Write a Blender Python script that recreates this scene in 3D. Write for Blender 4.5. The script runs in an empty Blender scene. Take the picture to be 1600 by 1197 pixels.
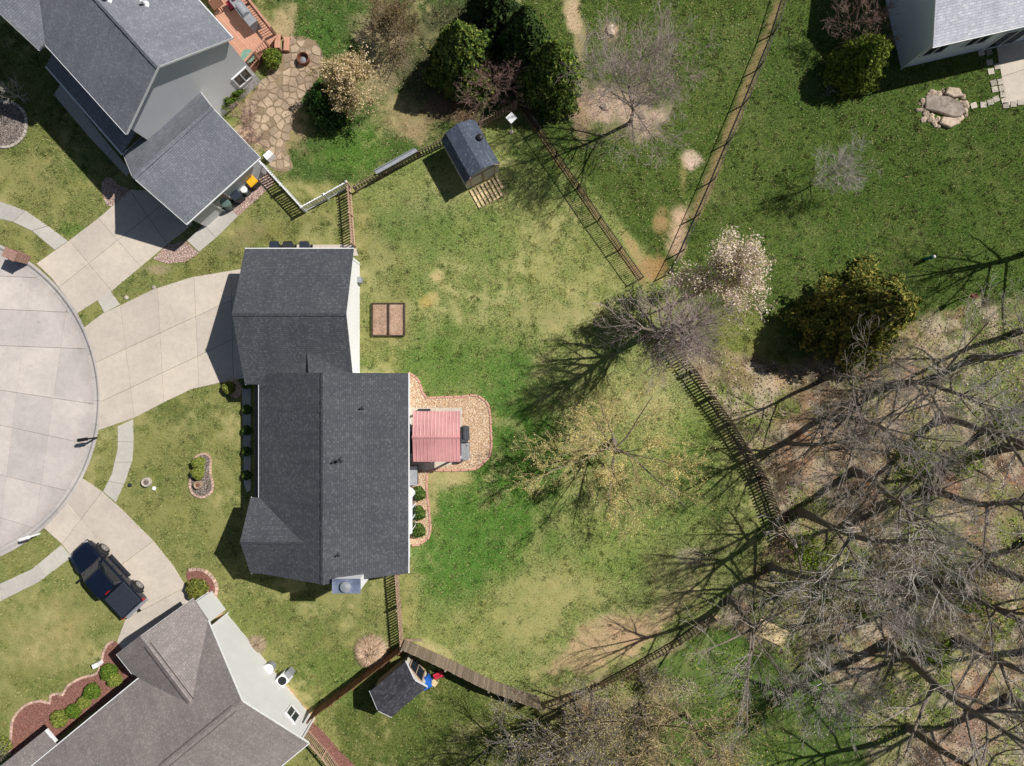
import bpy, math, random
import numpy as np
from mathutils import Vector, Matrix

# ------------------------------------------------------------------ camera, sky, sun, exposure
S, H, CX, CY = 26.0, 42.5, 800.0, 598.5          # photo pixels per metre on the ground, camera height, photo centre
scn = bpy.context.scene
cam_d = bpy.data.cameras.new("camera"); cam = bpy.data.objects.new("camera", cam_d)
scn.collection.objects.link(cam); scn.camera = cam
cam.location = (0, 0, H); cam_d.sensor_fit = 'HORIZONTAL'
cam_d.angle = 2 * math.atan(800 / S / H); cam_d.clip_end = 2000
SUN_EL, SUN_AZ = math.radians(50), math.atan2(.887, .462)      # azimuth from +Y towards +X
world = bpy.data.worlds.new("World"); scn.world = world; world.use_nodes = True
wn = world.node_tree; bgn = wn.nodes["Background"]
sky = wn.nodes.new("ShaderNodeTexSky"); sky.sky_type = 'NISHITA'; sky.sun_disc = False
sky.sun_elevation = SUN_EL; sky.sun_rotation = SUN_AZ
wn.links.new(sky.outputs[0], bgn.inputs[0]); bgn.inputs[1].default_value = 0.05
sun_d = bpy.data.lights.new("sun", 'SUN'); sun_d.energy = 5.0; sun_d.angle = math.radians(.53); sun_d.color = (1, .965, .91)
sun = bpy.data.objects.new("sun", sun_d); scn.collection.objects.link(sun)
SV = Vector((math.sin(SUN_AZ) * math.cos(SUN_EL), math.cos(SUN_AZ) * math.cos(SUN_EL), math.sin(SUN_EL)))
sun.rotation_euler = (-SV).to_track_quat('-Z', 'Y').to_euler(); sun.location = SV * 80
vs = scn.view_settings; vs.view_transform = 'Standard'; vs.look = 'None'; vs.exposure = 0.06; vs.gamma = 1.0

# ------------------------------------------------------------------ helpers
COL = scn.collection
R0 = random.Random(7)
def G(px, py, z=0.0):
    k = (H - z) / H / S
    return Vector(((px - CX) * k, (CY - py) * k, z))
def L8(c):                                        # sRGB 0-255 -> linear
    return tuple(((v / 255 + .055) / 1.055) ** 2.4 if v > 10 else v / 255 / 12.92 for v in c)
def tag(o, label=None, cat=None, group=None, kind=None):
    if label: o["label"] = label
    if cat: o["category"] = cat
    if group: o["group"] = group
    if kind: o["kind"] = kind
    return o
WL = {}
def thing(name, label, cat, loc, group=None):
    o = bpy.data.objects.new(name, None); COL.objects.link(o)
    o.location = loc; o.empty_display_size = .2; WL[o] = Vector(loc)
    return tag(o, label, cat, group)
def place(name, me, wloc, parent=None, rz=0.0):
    o = bpy.data.objects.new(name, me); COL.objects.link(o)
    wloc = Vector(wloc)
    if parent is not None:
        o.parent = parent; o.location = wloc - WL[parent]
    else: o.location = wloc
    o.rotation_euler = (0, 0, rz); WL[o] = wloc
    return o
class MB:
    def __init__(s): s.v = []; s.f = []
    def add(s, vs, fs):
        n = len(s.v); s.v += [tuple(v) for v in vs]; s.f += [tuple(i + n for i in f) for f in fs]; return s
    def box(s, c, size, rz=0, dirx=None):
        c = Vector(c); hx, hy, hz = [q / 2 for q in size]
        if dirx is not None: rz = math.atan2(dirx[1], dirx[0])
        ca, sa = math.cos(rz), math.sin(rz); vs = []
        for z in (-hz, hz):
            for x, y in ((-hx, -hy), (hx, -hy), (hx, hy), (-hx, hy)):
                vs.append((c.x + x * ca - y * sa, c.y + x * sa + y * ca, c.z + z))
        return s.add(vs, [(3, 2, 1, 0), (4, 5, 6, 7), (0, 1, 5, 4), (1, 2, 6, 5), (2, 3, 7, 6), (3, 0, 4, 7)])
    def beam(s, a, b, w, h):                       # box from a to b, width w, height h
        a, b = Vector(a), Vector(b); d = (b - a).normalized()
        up = Vector((0, 0, 1)) if abs(d.z) < .95 else Vector((1, 0, 0))
        x = d.cross(up).normalized() * w / 2; y = x.cross(d).normalized() * h / 2
        vs = [p + sx * x + sy * y for p in (a, b) for sx, sy in ((-1, -1), (1, -1), (1, 1), (-1, 1))]
        return s.add(vs, [(3, 2, 1, 0), (4, 5, 6, 7), (0, 1, 5, 4), (1, 2, 6, 5), (2, 3, 7, 6), (3, 0, 4, 7)])
    def prism(s, poly, z0, z1, ch=0.0):            # poly: xy list, optional chamfered top edge
        p = [(q[0], q[1]) for q in poly]; n = len(p)
        if sum(p[i][0] * p[(i + 1) % n][1] - p[(i + 1) % n][0] * p[i][1] for i in range(n)) < 0: p.reverse()
        vs = [(x, y, z0) for x, y in p]; fs = [tuple(range(n - 1, -1, -1))]
        rings = [(p, z1)] if ch <= 0 else [(p, z1 - ch), (inset(p, ch), z1)]
        for k, (q, z) in enumerate(rings):
            vs += [(x, y, z) for x, y in q]
            for i in range(n):
                j = (i + 1) % n; fs.append((k * n + i, k * n + j, (k + 1) * n + j, (k + 1) * n + i))
        m = len(rings) * n; fs.append(tuple(range(m, m + n)))
        return s.add(vs, fs)
    def tube(s, a, b, r0, r1=None, n=8, cap=True):
        a, b = Vector(a), Vector(b); r1 = r0 if r1 is None else r1
        d = (b - a).normalized(); x = d.orthogonal().normalized(); y = d.cross(x)
        vs = [p + (x * math.cos(t) + y * math.sin(t)) * r for p, r in ((a, r0), (b, r1)) for t in [2 * math.pi * i / n for i in range(n)]]
        fs = [(i, (i + 1) % n, n + (i + 1) % n, n + i) for i in range(n)]
        if cap: fs += [tuple(range(n - 1, -1, -1)), tuple(range(n, 2 * n))]
        return s.add(vs, fs)
    def lathe(s, c, prof, n=16):
        c = Vector(c); vs = []; fs = []
        for r, z in prof: vs += [(c.x + r * math.cos(2 * math.pi * i / n), c.y + r * math.sin(2 * math.pi * i / n), c.z + z) for i in range(n)]
        for k in range(len(prof) - 1):
            fs += [(k * n + i, k * n + (i + 1) % n, (k + 1) * n + (i + 1) % n, (k + 1) * n + i) for i in range(n)]
        fs += [tuple(range(n - 1, -1, -1)), tuple(range((len(prof) - 1) * n, len(prof) * n))]
        return s.add(vs, fs)
    def slab(s, pts, t):                           # polygon with thickness t downwards
        n = len(pts); P = [Vector(p) for p in pts]
        nz = (P[1] - P[0]).cross(P[2] - P[0]).z
        if nz < 0: P.reverse()
        vs = P + [p - Vector((0, 0, t)) for p in P]
        return s.add(vs, [tuple(range(n)), tuple(range(2 * n - 1, n - 1, -1))] + [(i + n, (i + 1) % n + n, (i + 1) % n, i) for i in range(n)])
    def mesh(s, name, mat):
        me = bpy.data.meshes.new(name); me.from_pydata(s.v, [], s.f); me.materials.append(mat); me.update(); return me
    def build(s, name, mat, parent=None, smooth=False, uv=False):
        A = np.array(s.v); lo, hi = A.min(0), A.max(0); c = Vector(((lo[0] + hi[0]) / 2, (lo[1] + hi[1]) / 2, lo[2]))
        if uv: W = [Vector(v) for v in s.v]
        s.v = [tuple(Vector(v) - c) for v in s.v]
        me = s.mesh(name, mat)
        if smooth: me.polygons.foreach_set("use_smooth", [True] * len(me.polygons))
        if uv:
            ul = me.uv_layers.new(name="UVMap")
            for p in me.polygons:
                n = p.normal
                u = Vector((0, 0, 1)).cross(n); u = u.normalized() if u.length > .02 else Vector((1, 0, 0))
                w = n.cross(u)
                for li in p.loop_indices:
                    q = W[me.loops[li].vertex_index]; ul.data[li].uv = (q.dot(u), q.dot(w))
        return place(name, me, c, parent)
def inset(p, d):
    n = len(p); out = []
    for i in range(n):
        a, b, c = Vector(p[i - 1]), Vector(p[i]), Vector(p[(i + 1) % n])
        e1, e2 = (b - a), (c - b)
        if e1.length < 1e-6 or e2.length < 1e-6: out.append(tuple(b)); continue
        n1 = Vector((-e1.y, e1.x)).normalized(); n2 = Vector((-e2.y, e2.x)).normalized()
        m = n1 + n2; k = m.dot(n1)
        m = m / k if k > .35 else (m / .35 if m.length > 1e-6 else n1)
        out.append((b.x + m.x * d, b.y + m.y * d))
    return out
def half(poly, a, b, side):                        # keep the part of poly on one side of line a-b
    nx, ny = -(b[1] - a[1]) * side, (b[0] - a[0]) * side
    out = []
    for i in range(len(poly)):
        p, q = poly[i], poly[(i + 1) % len(poly)]
        dp = (p[0] - a[0]) * nx + (p[1] - a[1]) * ny; dq = (q[0] - a[0]) * nx + (q[1] - a[1]) * ny
        if dp >= 0: out.append(p)
        if (dp > 0 > dq) or (dp < 0 < dq):
            t = dp / (dp - dq); out.append((p[0] + (q[0] - p[0]) * t, p[1] + (q[1] - p[1]) * t))
    res = []
    for p in out:
        if not res or math.dist(p, res[-1]) > .02: res.append(p)
    if len(res) > 1 and math.dist(res[0], res[-1]) < .02: res.pop()
    return res
def area(p): return abs(sum(p[i - 1][0] * p[i][1] - p[i][0] * p[i - 1][1] for i in range(len(p)))) / 2
def split(polys, a, b):
    out = []
    for p in polys:
        for sd in (1, -1):
            q = half(p, a, b, sd)
            if len(q) >= 3 and area(q) > .03: out.append(q)
    return out
def PX(pts, z=0): return [tuple(G(x, y, z).xy) for x, y in pts]
def catmull(pts, n=6, closed=True):
    m = len(pts); out = []
    for i in range(m if closed else m - 1):
        p0, p1, p2, p3 = [pts[(i + k) % m] if closed else pts[min(max(i + k, 0), m - 1)] for k in (-1, 0, 1, 2)]
        for j in range(n):
            t = j / n
            out.append(tuple(.5 * (2 * p1[a] + (p2[a] - p0[a]) * t + (2 * p0[a] - 5 * p1[a] + 4 * p2[a] - p3[a]) * t * t + (3 * p1[a] - p0[a] - 3 * p2[a] + p3[a]) * t ** 3) for a in (0, 1)))
    if not closed: out.append(tuple(pts[-1]))
    return out
def np_mesh(name, V, F, mat, col=None):
    V = np.asarray(V, np.float32); F = np.asarray(F, np.int32); m, k = F.shape
    me = bpy.data.meshes.new(name); me.vertices.add(len(V)); me.vertices.foreach_set("co", V.ravel())
    me.loops.add(m * k); me.loops.foreach_set("vertex_index", F.ravel())
    me.polygons.add(m); me.polygons.foreach_set("loop_start", np.arange(0, m * k, k, dtype=np.int32))
    me.materials.append(mat)
    if col is not None:
        a = me.color_attributes.new("col", 'FLOAT_COLOR', 'POINT')
        c4 = np.ones((len(V), 4), np.float32); c4[:, :3] = col; a.data.foreach_set("color", c4.ravel())
    me.update(calc_edges=True); return me

def cards(C, size, rng, nrm=None, aspect=1.6, flat=0.0):
    """small leaf-shaped quads at points C"""
    n = len(C); a = rng.normal(size=(n, 3)); 
    if nrm is not None: a = a * (1 - flat) + nrm * flat * 2
    a /= np.linalg.norm(a, axis=1, keepdims=True); b = np.cross(a, rng.normal(size=(n, 3))); b /= np.linalg.norm(b, axis=1, keepdims=True) + 1e-9; c = np.cross(a, b)
    s = (size * rng.uniform(.6, 1.35, n))[:, None]; V = np.stack([C - b * s * aspect / 2, C + c * s / 2, C + b * s * aspect / 2, C - c * s / 2], 1).reshape(-1, 3)
    return V, np.arange(n * 4).reshape(n, 4)

# ------------------------------------------------------------------ materials
MATS = {}
def nodes(name):
    m = bpy.data.materials.new(name); m.use_nodes = True; t = m.node_tree
    return m, t, t.nodes["Principled BSDF"]
def nd(t, typ, **kw):
    n = t.nodes.new(typ)
    for k, v in kw.items(): setattr(n, k, v)
    return n
def ramp(t, fac, stops):
    r = nd(t, "ShaderNodeValToRGB"); e = r.color_ramp.elements
    while len(e) < len(stops): e.new(.5)
    for k, (p, c) in enumerate(stops): e[k].position = p; e[k].color = (*c, 1) if len(c) == 3 else c
    t.links.new(fac, r.inputs[0]); return r.outputs[0]
def mixc(t, a, b, fac, mode='MIX'):
    m = nd(t, "ShaderNodeMix", data_type='RGBA', blend_type=mode)
    for sock, v in ((m.inputs[0], fac), (m.inputs[6], a), (m.inputs[7], b)):
        if isinstance(v, (int, float)): sock.default_value = v
        elif isinstance(v, tuple): sock.default_value = (*v, 1)
        else: t.links.new(v, sock)
    return m.outputs[2]
def noise(t, scale, detail=4, rough=.6, vec=None, out=0):
    n = nd(t, "ShaderNodeTexNoise"); n.inputs["Scale"].default_value = scale; n.inputs["Detail"].default_value = detail; n.inputs["Roughness"].default_value = rough
    if vec is None: vec = nd(t, "ShaderNodeNewGeometry").outputs["Position"]
    t.links.new(vec, n.inputs["Vector"]); return n.outputs[out]
def bump(t, b, h, strength, dist):
    n = nd(t, "ShaderNodeBump"); n.inputs["Strength"].default_value = strength; n.inputs["Distance"].default_value = dist
    t.links.new(h, n.inputs["Height"]); t.links.new(n.outputs[0], b.inputs["Normal"])
def mat(name, c1, c2=None, scale=6, rough=.8, bmp=.3, dist=.01, piece=.25, metal=0, spec=.3, coat=0, big=0):
    """procedural surface: two tones by noise, a per-piece brightness shift, fine relief (colours in sRGB)"""
    if name in MATS: return MATS[name]
    m, t, b = nodes(name); c1 = L8(c1); c2 = L8(c2) if c2 else tuple(v * .8 for v in c1)
    n1 = noise(t, scale, 6, .65)
    c = ramp(t, n1, [(.3, c2), (.7, c1)])
    if big:
        n2 = noise(t, big, 3, .55); c = mixc(t, c, ramp(t, n2, [(.3, (.72, .72, .72)), (.7, (1.12, 1.12, 1.12))]), 1.0, 'MULTIPLY')
    if piece:
        oi = nd(t, "ShaderNodeObjectInfo"); c = mixc(t, c, ramp(t, oi.outputs["Random"], [(0, (1 - piece,) * 3), (1, (1 + piece * .6,) * 3)]), 1.0, 'MULTIPLY')
    t.links.new(c, b.inputs["Base Color"])
    b.inputs["Roughness"].default_value = rough; b.inputs["Metallic"].default_value = metal; b.inputs["Specular IOR Level"].default_value = spec; b.inputs["Coat Weight"].default_value = coat
    if bmp: bump(t, b, noise(t, scale * 5, 4, .7), bmp, dist)
    MATS[name] = m; return m
def shingle(name, dark, mid, light, w=.26, h=.13):
    m, t, b = nodes(name); uv = nd(t, "ShaderNodeUVMap").outputs[0]
    def brick(bw, bh, off, c1, c2, mort):
        k = nd(t, "ShaderNodeTexBrick"); t.links.new(uv, k.inputs["Vector"]); k.offset = off; k.inputs["Scale"].default_value = 1
        k.inputs["Brick Width"].default_value = bw; k.inputs["Row Height"].default_value = bh; k.inputs["Mortar Size"].default_value = .006; k.inputs["Mortar Smooth"].default_value = .3
        k.inputs["Color1"].default_value = (*c1, 1); k.inputs["Color2"].default_value = (*c2, 1); k.inputs["Mortar"].default_value = (*mort, 1); return k
    D, M_, Lc = L8(dark), L8(mid), L8(light)
    a = brick(w, h, .37, M_, D, tuple(v * .55 for v in D)); c2 = brick(w * .58, h, .61, (0, 0, 0), (1, 1, 1), (0, 0, 0))
    f = ramp(t, c2.outputs["Color"], [(.66, (0, 0, 0)), (.95, (1, 1, 1))])
    col = mixc(t, a.outputs["Color"], Lc, f)
    col = mixc(t, col, ramp(t, noise(t, .5, 4, .6), [(.3, (.86, .86, .87)), (.7, (1.1, 1.09, 1.08))]), 1.0, 'MULTIPLY')
    col = mixc(t, col, ramp(t, noise(t, 35, 2, .6), [(.3, (.75,) * 3), (.7, (1.25,) * 3)]), 1.0, 'MULTIPLY')
    mp = nd(t, "ShaderNodeMapping"); mp.inputs[3].default_value = (2.2, .16, 1); t.links.new(uv, mp.inputs[0]); col = mixc(t, col, ramp(t, noise(t, 1.0, 5, .65, mp.outputs[0]), [(.3, (.88, .88, .89)), (.7, (1.1, 1.1, 1.09))]), 1.0, 'MULTIPLY')
    t.links.new(col, b.inputs["Base Color"]); b.inputs["Roughness"].default_value = .9; b.inputs["Specular IOR Level"].default_value = .25
    wv = nd(t, "ShaderNodeSeparateXYZ"); t.links.new(uv, wv.inputs[0])
    md = nd(t, "ShaderNodeMath", operation='FRACT'); dv = nd(t, "ShaderNodeMath", operation='DIVIDE'); dv.inputs[1].default_value = h
    t.links.new(wv.outputs[1], dv.inputs[0]); t.links.new(dv.outputs[0], md.inputs[0])
    sub = nd(t, "ShaderNodeMath", operation='SUBTRACT'); t.links.new(a.outputs["Fac"], sub.inputs[1]); ng = nd(t, "ShaderNodeMath", operation='MULTIPLY'); ng.inputs[1].default_value = -1
    t.links.new(md.outputs[0], ng.inputs[0]); t.links.new(ng.outputs[0], sub.inputs[0])
    bump(t, b, sub.outputs[0], .5, .012)
    return m
def siding(name, c, lap=.14):
    m, t, b = nodes(name); g = nd(t, "ShaderNodeNewGeometry"); sx = nd(t, "ShaderNodeSeparateXYZ"); t.links.new(g.outputs["Position"], sx.inputs[0])
    dv = nd(t, "ShaderNodeMath", operation='DIVIDE'); dv.inputs[1].default_value = lap; fr = nd(t, "ShaderNodeMath", operation='FRACT')
    t.links.new(sx.outputs[2], dv.inputs[0]); t.links.new(dv.outputs[0], fr.inputs[0])
    cl = L8(c); col = ramp(t, noise(t, 1.2, 5, .6), [(.3, tuple(v * .93 for v in cl)), (.7, cl)])
    t.links.new(col, b.inputs["Base Color"]); b.inputs["Roughness"].default_value = .6
    inv = nd(t, "ShaderNodeMath", operation='SUBTRACT'); inv.inputs[0].default_value = 1; t.links.new(fr.outputs[0], inv.inputs[1])
    bump(t, b, inv.outputs[0], .6, .015); return m
def attr_mat(name, rough=.8, jitter=0, trans=0, mul=1.0):
    """colour from the per-vertex attribute 'col' (leaf to leaf variation)"""
    m, t, b = nodes(name); a = nd(t, "ShaderNodeVertexColor"); a.layer_name = "col"; c = a.outputs[0]
    c = mixc(t, c, ramp(t, noise(t, 30, 2, .6), [(.3, (.85 * mul,) * 3), (.7, (1.15 * mul,) * 3)]), 1.0, 'MULTIPLY')
    t.links.new(c, b.inputs["Base Color"]); b.inputs["Roughness"].default_value = rough; b.inputs["Specular IOR Level"].default_value = .2
    if trans:
        tr = nd(t, "ShaderNodeBsdfTranslucent"); t.links.new(c, tr.inputs[0]); mx = nd(t, "ShaderNodeMixShader"); mx.inputs[0].default_value = trans
        t.links.new(b.outputs[0], mx.inputs[1]); t.links.new(tr.outputs[0], mx.inputs[2]); t.links.new(mx.outputs[0], t.nodes["Material Output"].inputs[0])
    return m
def ground_mat():
    m, t, b = nodes("ground_soil_and_turf"); a = nd(t, "ShaderNodeVertexColor"); a.layer_name = "col"; c = a.outputs[0]
    n1 = noise(t, 1.7, 6, .7); n2 = noise(t, 9, 6, .75); n3 = noise(t, 45, 3, .7)
    c = mixc(t, c, ramp(t, n1, [(.25, (.82, .86, .8)), (.75, (1.16, 1.12, 1.12))]), 1.0, 'MULTIPLY')
    c = mixc(t, c, ramp(t, n2, [(.3, (.72, .78, .68)), (.5, (1, 1, 1)), (.72, (1.3, 1.22, 1.25))]), 1.0, 'MULTIPLY')
    c = mixc(t, c, ramp(t, n3, [(.3, (.62,) * 3), (.7, (1.38,) * 3)]), 1.0, 'MULTIPLY')
    t.links.new(c, b.inputs["Base Color"]); b.inputs["Roughness"].default_value = .95; b.inputs["Specular IOR Level"].default_value = .1
    bump(t, b, n3, .6, .03); return m
def concrete(name, c1, c2, stain=.5):
    m, t, b = nodes(name); g = nd(t, "ShaderNodeNewGeometry").outputs["Position"]
    c = ramp(t, noise(t, .45, 5, .6), [(.3, L8(c2)), (.7, L8(c1))])
    c = mixc(t, c, ramp(t, noise(t, 3.2, 6, .72), [(.25, (.86, .86, .87)), (.6, (1, 1, 1)), (.8, (1.05, 1.04, 1.03))]), 1.0, 'MULTIPLY')
    c = mixc(t, c, ramp(t, noise(t, 60, 3, .7), [(.3, (.9,) * 3), (.7, (1.07,) * 3)]), 1.0, 'MULTIPLY')
    st = ramp(t, noise(t, .9, 7, .8), [(.6, (0, 0, 0)), (.78, (1, 1, 1))])
    sm = nd(t, "ShaderNodeMath", operation='MULTIPLY'); sm.inputs[1].default_value = stain; t.links.new(st, sm.inputs[0])
    c = mixc(t, c, tuple(v * .72 for v in L8(c2)), sm.outputs[0])
    c = mixc(t, c, tuple(v * .55 for v in L8(c2)), ramp(t, noise(t, 2.3, 3, .5), [(.68, (0, 0, 0)), (.8, (.4, .4, .4))]))
    c = mixc(t, c, ramp(t, noise(t, 8, 6, .8), [(.3, (.93,) * 3), (.7, (1.04,) * 3)]), 1.0, 'MULTIPLY')
    oi = nd(t, "ShaderNodeObjectInfo"); c = mixc(t, c, ramp(t, oi.outputs["Random"], [(0, (.89, .89, .9)), (1, (1.05, 1.04, 1.02))]), 1.0, 'MULTIPLY')
    t.links.new(c, b.inputs["Base Color"]); b.inputs["Roughness"].default_value = .9; b.inputs["Specular IOR Level"].default_value = .2
    bump(t, b, noise(t, 90, 3, .7), .25, .004); return m
def gutter_dirt(m):
    t = m.node_tree; b = t.nodes["Principled BSDF"]; src = b.inputs["Base Color"].links[0].from_socket; g = nd(t, "ShaderNodeNewGeometry").outputs["Position"]
    d = nd(t, "ShaderNodeVectorMath", operation='DISTANCE'); t.links.new(g, d.inputs[0]); d.inputs[1].default_value = (*G(-109, 626).xy, -.11)
    ad = nd(t, "ShaderNodeMath", operation='MULTIPLY_ADD'); t.links.new(noise(t, 1.1, 6, .7), ad.inputs[0]); ad.inputs[1].default_value = 1.6; t.links.new(d.outputs["Value"], ad.inputs[2])
    f = ramp(t, nd_map(t, ad.outputs[0], 9.7, 11.4), [(0, (0, 0, 0)), (1, (.5, .5, .5))]); t.links.new(mixc(t, src, L8((120, 114, 110)), f), b.inputs["Base Color"])
def nd_map(t, v, lo, hi):
    n = nd(t, "ShaderNodeMapRange"); t.links.new(v, n.inputs[0]); n.inputs[1].default_value = lo; n.inputs[2].default_value = hi; return n.outputs[0]
def glass(name, c):
    m, t, b = nodes(name); b.inputs["Base Color"].default_value = (*L8(c), 1); b.inputs["Roughness"].default_value = .06; b.inputs["Specular IOR Level"].default_value = .8
    bump(t, b, noise(t, 2, 1, .5), .05, .01); return m

M_ground = ground_mat()
M_road = concrete("road_concrete", (204, 195, 188), (187, 179, 174), .4)
gutter_dirt(M_road)
M_drive = concrete("drive_concrete", (207, 195, 180), (190, 180, 168), .35)
M_walk = concrete("walk_concrete", (196, 191, 180), (180, 176, 168), .3)
M_kerb = concrete("kerb_concrete", (196, 189, 183), (176, 170, 166), .45)
M_joint = mat("joint_filler", (138, 130, 122), (110, 103, 97), 20, .95, 0, piece=0)
M_roof1 = shingle("charcoal_shingle", (71, 73, 78), (77, 79, 84), (89, 91, 96), .2, .11)
M_roof2 = shingle("blue_grey_shingle", (114, 117, 124), (120, 123, 130), (129, 132, 139), .2, .11)
M_roof3 = shingle("taupe_shingle", (130, 122, 119), (137, 129, 126), (146, 138, 134), .2, .11)
M_roof4 = shingle("pale_grey_shingle", (180, 182, 190), (190, 192, 200), (202, 203, 209), .36, .15)
M_shed1 = shingle("slate_shingle", (70, 78, 92), (80, 88, 102), (94, 102, 116))
M_shed2 = shingle("black_shingle", (58, 58, 64), (72, 72, 78), (86, 86, 92))
M_white = mat("white_trim", (232, 232, 232), (214, 214, 214), 3, .55, .05, piece=.03)
M_side1 = siding("white_siding", (238, 238, 238)); M_side2 = siding("pale_grey_siding", (198, 199, 200)); M_side3 = siding("off_white_siding", (206, 206, 204)); M_side4 = siding("blue_grey_siding", (218, 226, 236))
M_cream = siding("cream_siding", (206, 200, 184), .2)
M_glass = glass("window_glass", (40, 48, 58)); M_cglass = glass("car_glass", (10, 20, 30))
M_fence = mat("weathered_wood", (168, 150, 132), (116, 100, 86), 14, .9, .5, piece=.3)
M_fenceR = mat("red_brown_wood", (134, 92, 66), (96, 62, 44), 12, .9, .5, piece=.25)
M_fenceT = mat("pale_tan_wood", (196, 168, 146), (160, 132, 110), 12, .9, .4, piece=.2)
M_grwood = mat("grey_brown_wood", (160, 140, 118), (118, 102, 86), 12, .9, .5, piece=.28)
M_deck = mat("cedar_stain", (198, 150, 126), (176, 130, 108), 9, .75, .3, piece=.14)
M_pallet = mat("fresh_pine", (226, 204, 162), (198, 172, 128), 9, .85, .3, piece=.15)
M_brown2 = mat("grey_brown_plastic", (92, 84, 82), (76, 69, 67), 8, .8, .1, piece=.05)
M_black = mat("black_metal", (34, 34, 36), (24, 24, 26), 12, .5, .1, piece=.05)
M_dkgrey = mat("dark_grey_plastic", (52, 55, 60), (40, 43, 47), 8, .55, .1, piece=.06)
M_grey = mat("grey_cover", (150, 152, 156), (126, 128, 132), 6, .7, .3, dist=.03, piece=.03)
M_dkcover = mat("charcoal_cover", (78, 80, 86), (58, 60, 66), 6, .7, .3, dist=.03, piece=.03)
M_red = mat("faded_red_metal", (206, 148, 146), (196, 138, 137), .8, .45, .03, piece=.015, spec=.5, big=.5)
M_redtr = mat("red_frame_metal", (160, 84, 84), (140, 70, 72), 4, .5, .05, piece=.03)
M_yel = mat("yellow_plastic", (238, 176, 40), (222, 158, 28), 5, .5, .05, piece=0)
M_navy = mat("navy_plastic", (48, 56, 70), (38, 46, 58), 6, .5, .1, piece=.05)
M_green = mat("green_plastic", (98, 116, 110), (78, 96, 92), 6, .4, .1, piece=0)
M_blue = mat("blue_plastic", (44, 112, 200), (34, 92, 176), 5, .5, .05, piece=0)
M_rplast = mat("red_plastic", (196, 52, 70), (170, 40, 56), 5, .5, .05, piece=0)
M_galv = mat("galvanised_metal", (176, 180, 184), (150, 154, 160), 5, .4, .1, piece=0, metal=.4)
M_bluecap = mat("blue_steel_cap", (150, 160, 180), (116, 128, 152), 3, .35, .08, piece=0, metal=.35, big=1.5)
M_gravel = mat("tan_pea_gravel", (214, 184, 148), (170, 138, 106), 22, .95, .9, dist=.03, piece=0)
M_pink = mat("pink_gravel", (186, 158, 146), (140, 116, 106), 20, .95, .9, dist=.03, piece=0)
M_moss = mat("mossy_soil", (158, 138, 112), (124, 108, 86), 9, .95, .8, dist=.03, piece=0, big=1.2)
M_mulch = mat("grey_mulch", (138, 126, 118), (96, 86, 80), 18, .95, .9, dist=.04, piece=0)
M_redm = mat("red_mulch", (154, 114, 102), (122, 88, 78), 18, .95, .9, dist=.04, piece=0)
M_soil = mat("dry_soil", (186, 158, 136), (142, 112, 94), 9, .95, .8, dist=.03, piece=0, big=1.2)
M_edge = mat("pink_edging_stone", (206, 176, 158), (176, 146, 132), 8, .9, .5, piece=.3)
M_curb = mat("terracotta_curbing", (204, 158, 142), (180, 134, 120), 6, .9, .3, piece=.1)
M_estone = mat("pale_edging_stone", (196, 186, 172), (160, 150, 138), 8, .9, .5, piece=.35)
M_flag = mat("buff_flagstone", (184, 162, 138), (156, 136, 116), 5, .92, .5, piece=.3, big=1.2)
M_rock = mat("pale_limestone", (206, 188, 166), (158, 138, 120), 6, .92, .8, dist=.04, piece=.35)
M_grrock = mat("grey_boulder", (166, 154, 142), (128, 116, 106), 4, .92, .7, dist=.04, piece=.1, big=1)
M_rust = mat("rusty_steel", (134, 86, 68), (96, 58, 46), 8, .85, .3, piece=.05)
M_brick = mat("mailbox_brick", (176, 142, 128), (138, 104, 92), 9, .9, .5, piece=.2)
M_bark = mat("grey_bark", (148, 136, 122), (102, 92, 82), 9, .95, .8, dist=.03, piece=.15)
M_twig = mat("grey_twigs", (182, 172, 164), (128, 119, 112), 3, .9, 0, piece=.18)
M_twigp = mat("pinkish_twigs", (178, 146, 134), (132, 106, 98), 3, .9, 0, piece=.1)
M_twigm = mat("mauve_grey_twigs", (192, 174, 166), (150, 134, 128), 3, .9, 0, piece=0)
M_twigs = mat("silver_twigs", (206, 198, 188), (166, 158, 150), 3, .9, 0, piece=.08)
M_twigy = mat("yellow_twigs", (206, 186, 146), (172, 150, 112), 3, .9, 0, piece=.08)
M_leaf = attr_mat("leaf", .7, trans=.25); M_needle = attr_mat("evergreen_needles", .75, trans=.1); M_petal = attr_mat("petals", .7, trans=.3)
M_grass = attr_mat("grass_blades", .8, trans=.2); M_litter = attr_mat("dry_leaves", .9, trans=.1)
M_paint = mat("navy_car_paint", (15, 22, 40), (12, 18, 34), 2, .22, 0, piece=0, spec=.6, coat=.8)
M_tonneau = mat("black_vinyl", (46, 52, 64), (36, 41, 52), 7, .6, .2, dist=.006, piece=0)
M_tyre = mat("tyre_rubber", (38, 36, 35), (28, 27, 26), 14, .85, .2, piece=0)
M_alloy = mat("alloy_wheel", (170, 170, 172), (140, 140, 142), 10, .35, .05, piece=0, metal=.7)
M_lamp = mat("red_tail_lamp", (170, 22, 30), (140, 16, 22), 9, .25, 0, piece=0, spec=.6)
M_hlamp = mat("clear_head_lamp", (186, 190, 196), (150, 154, 160), 9, .2, 0, piece=0, spec=.7)
M_cush = mat("red_cushion", (176, 62, 82), (150, 46, 66), 5, .9, .3, piece=.1)
M_brown = mat("brown_resin", (122, 84, 66), (100, 66, 52), 8, .8, .3, piece=.05)
M_ramp = mat("shower_mat", (150, 150, 150), None, 5)

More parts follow.
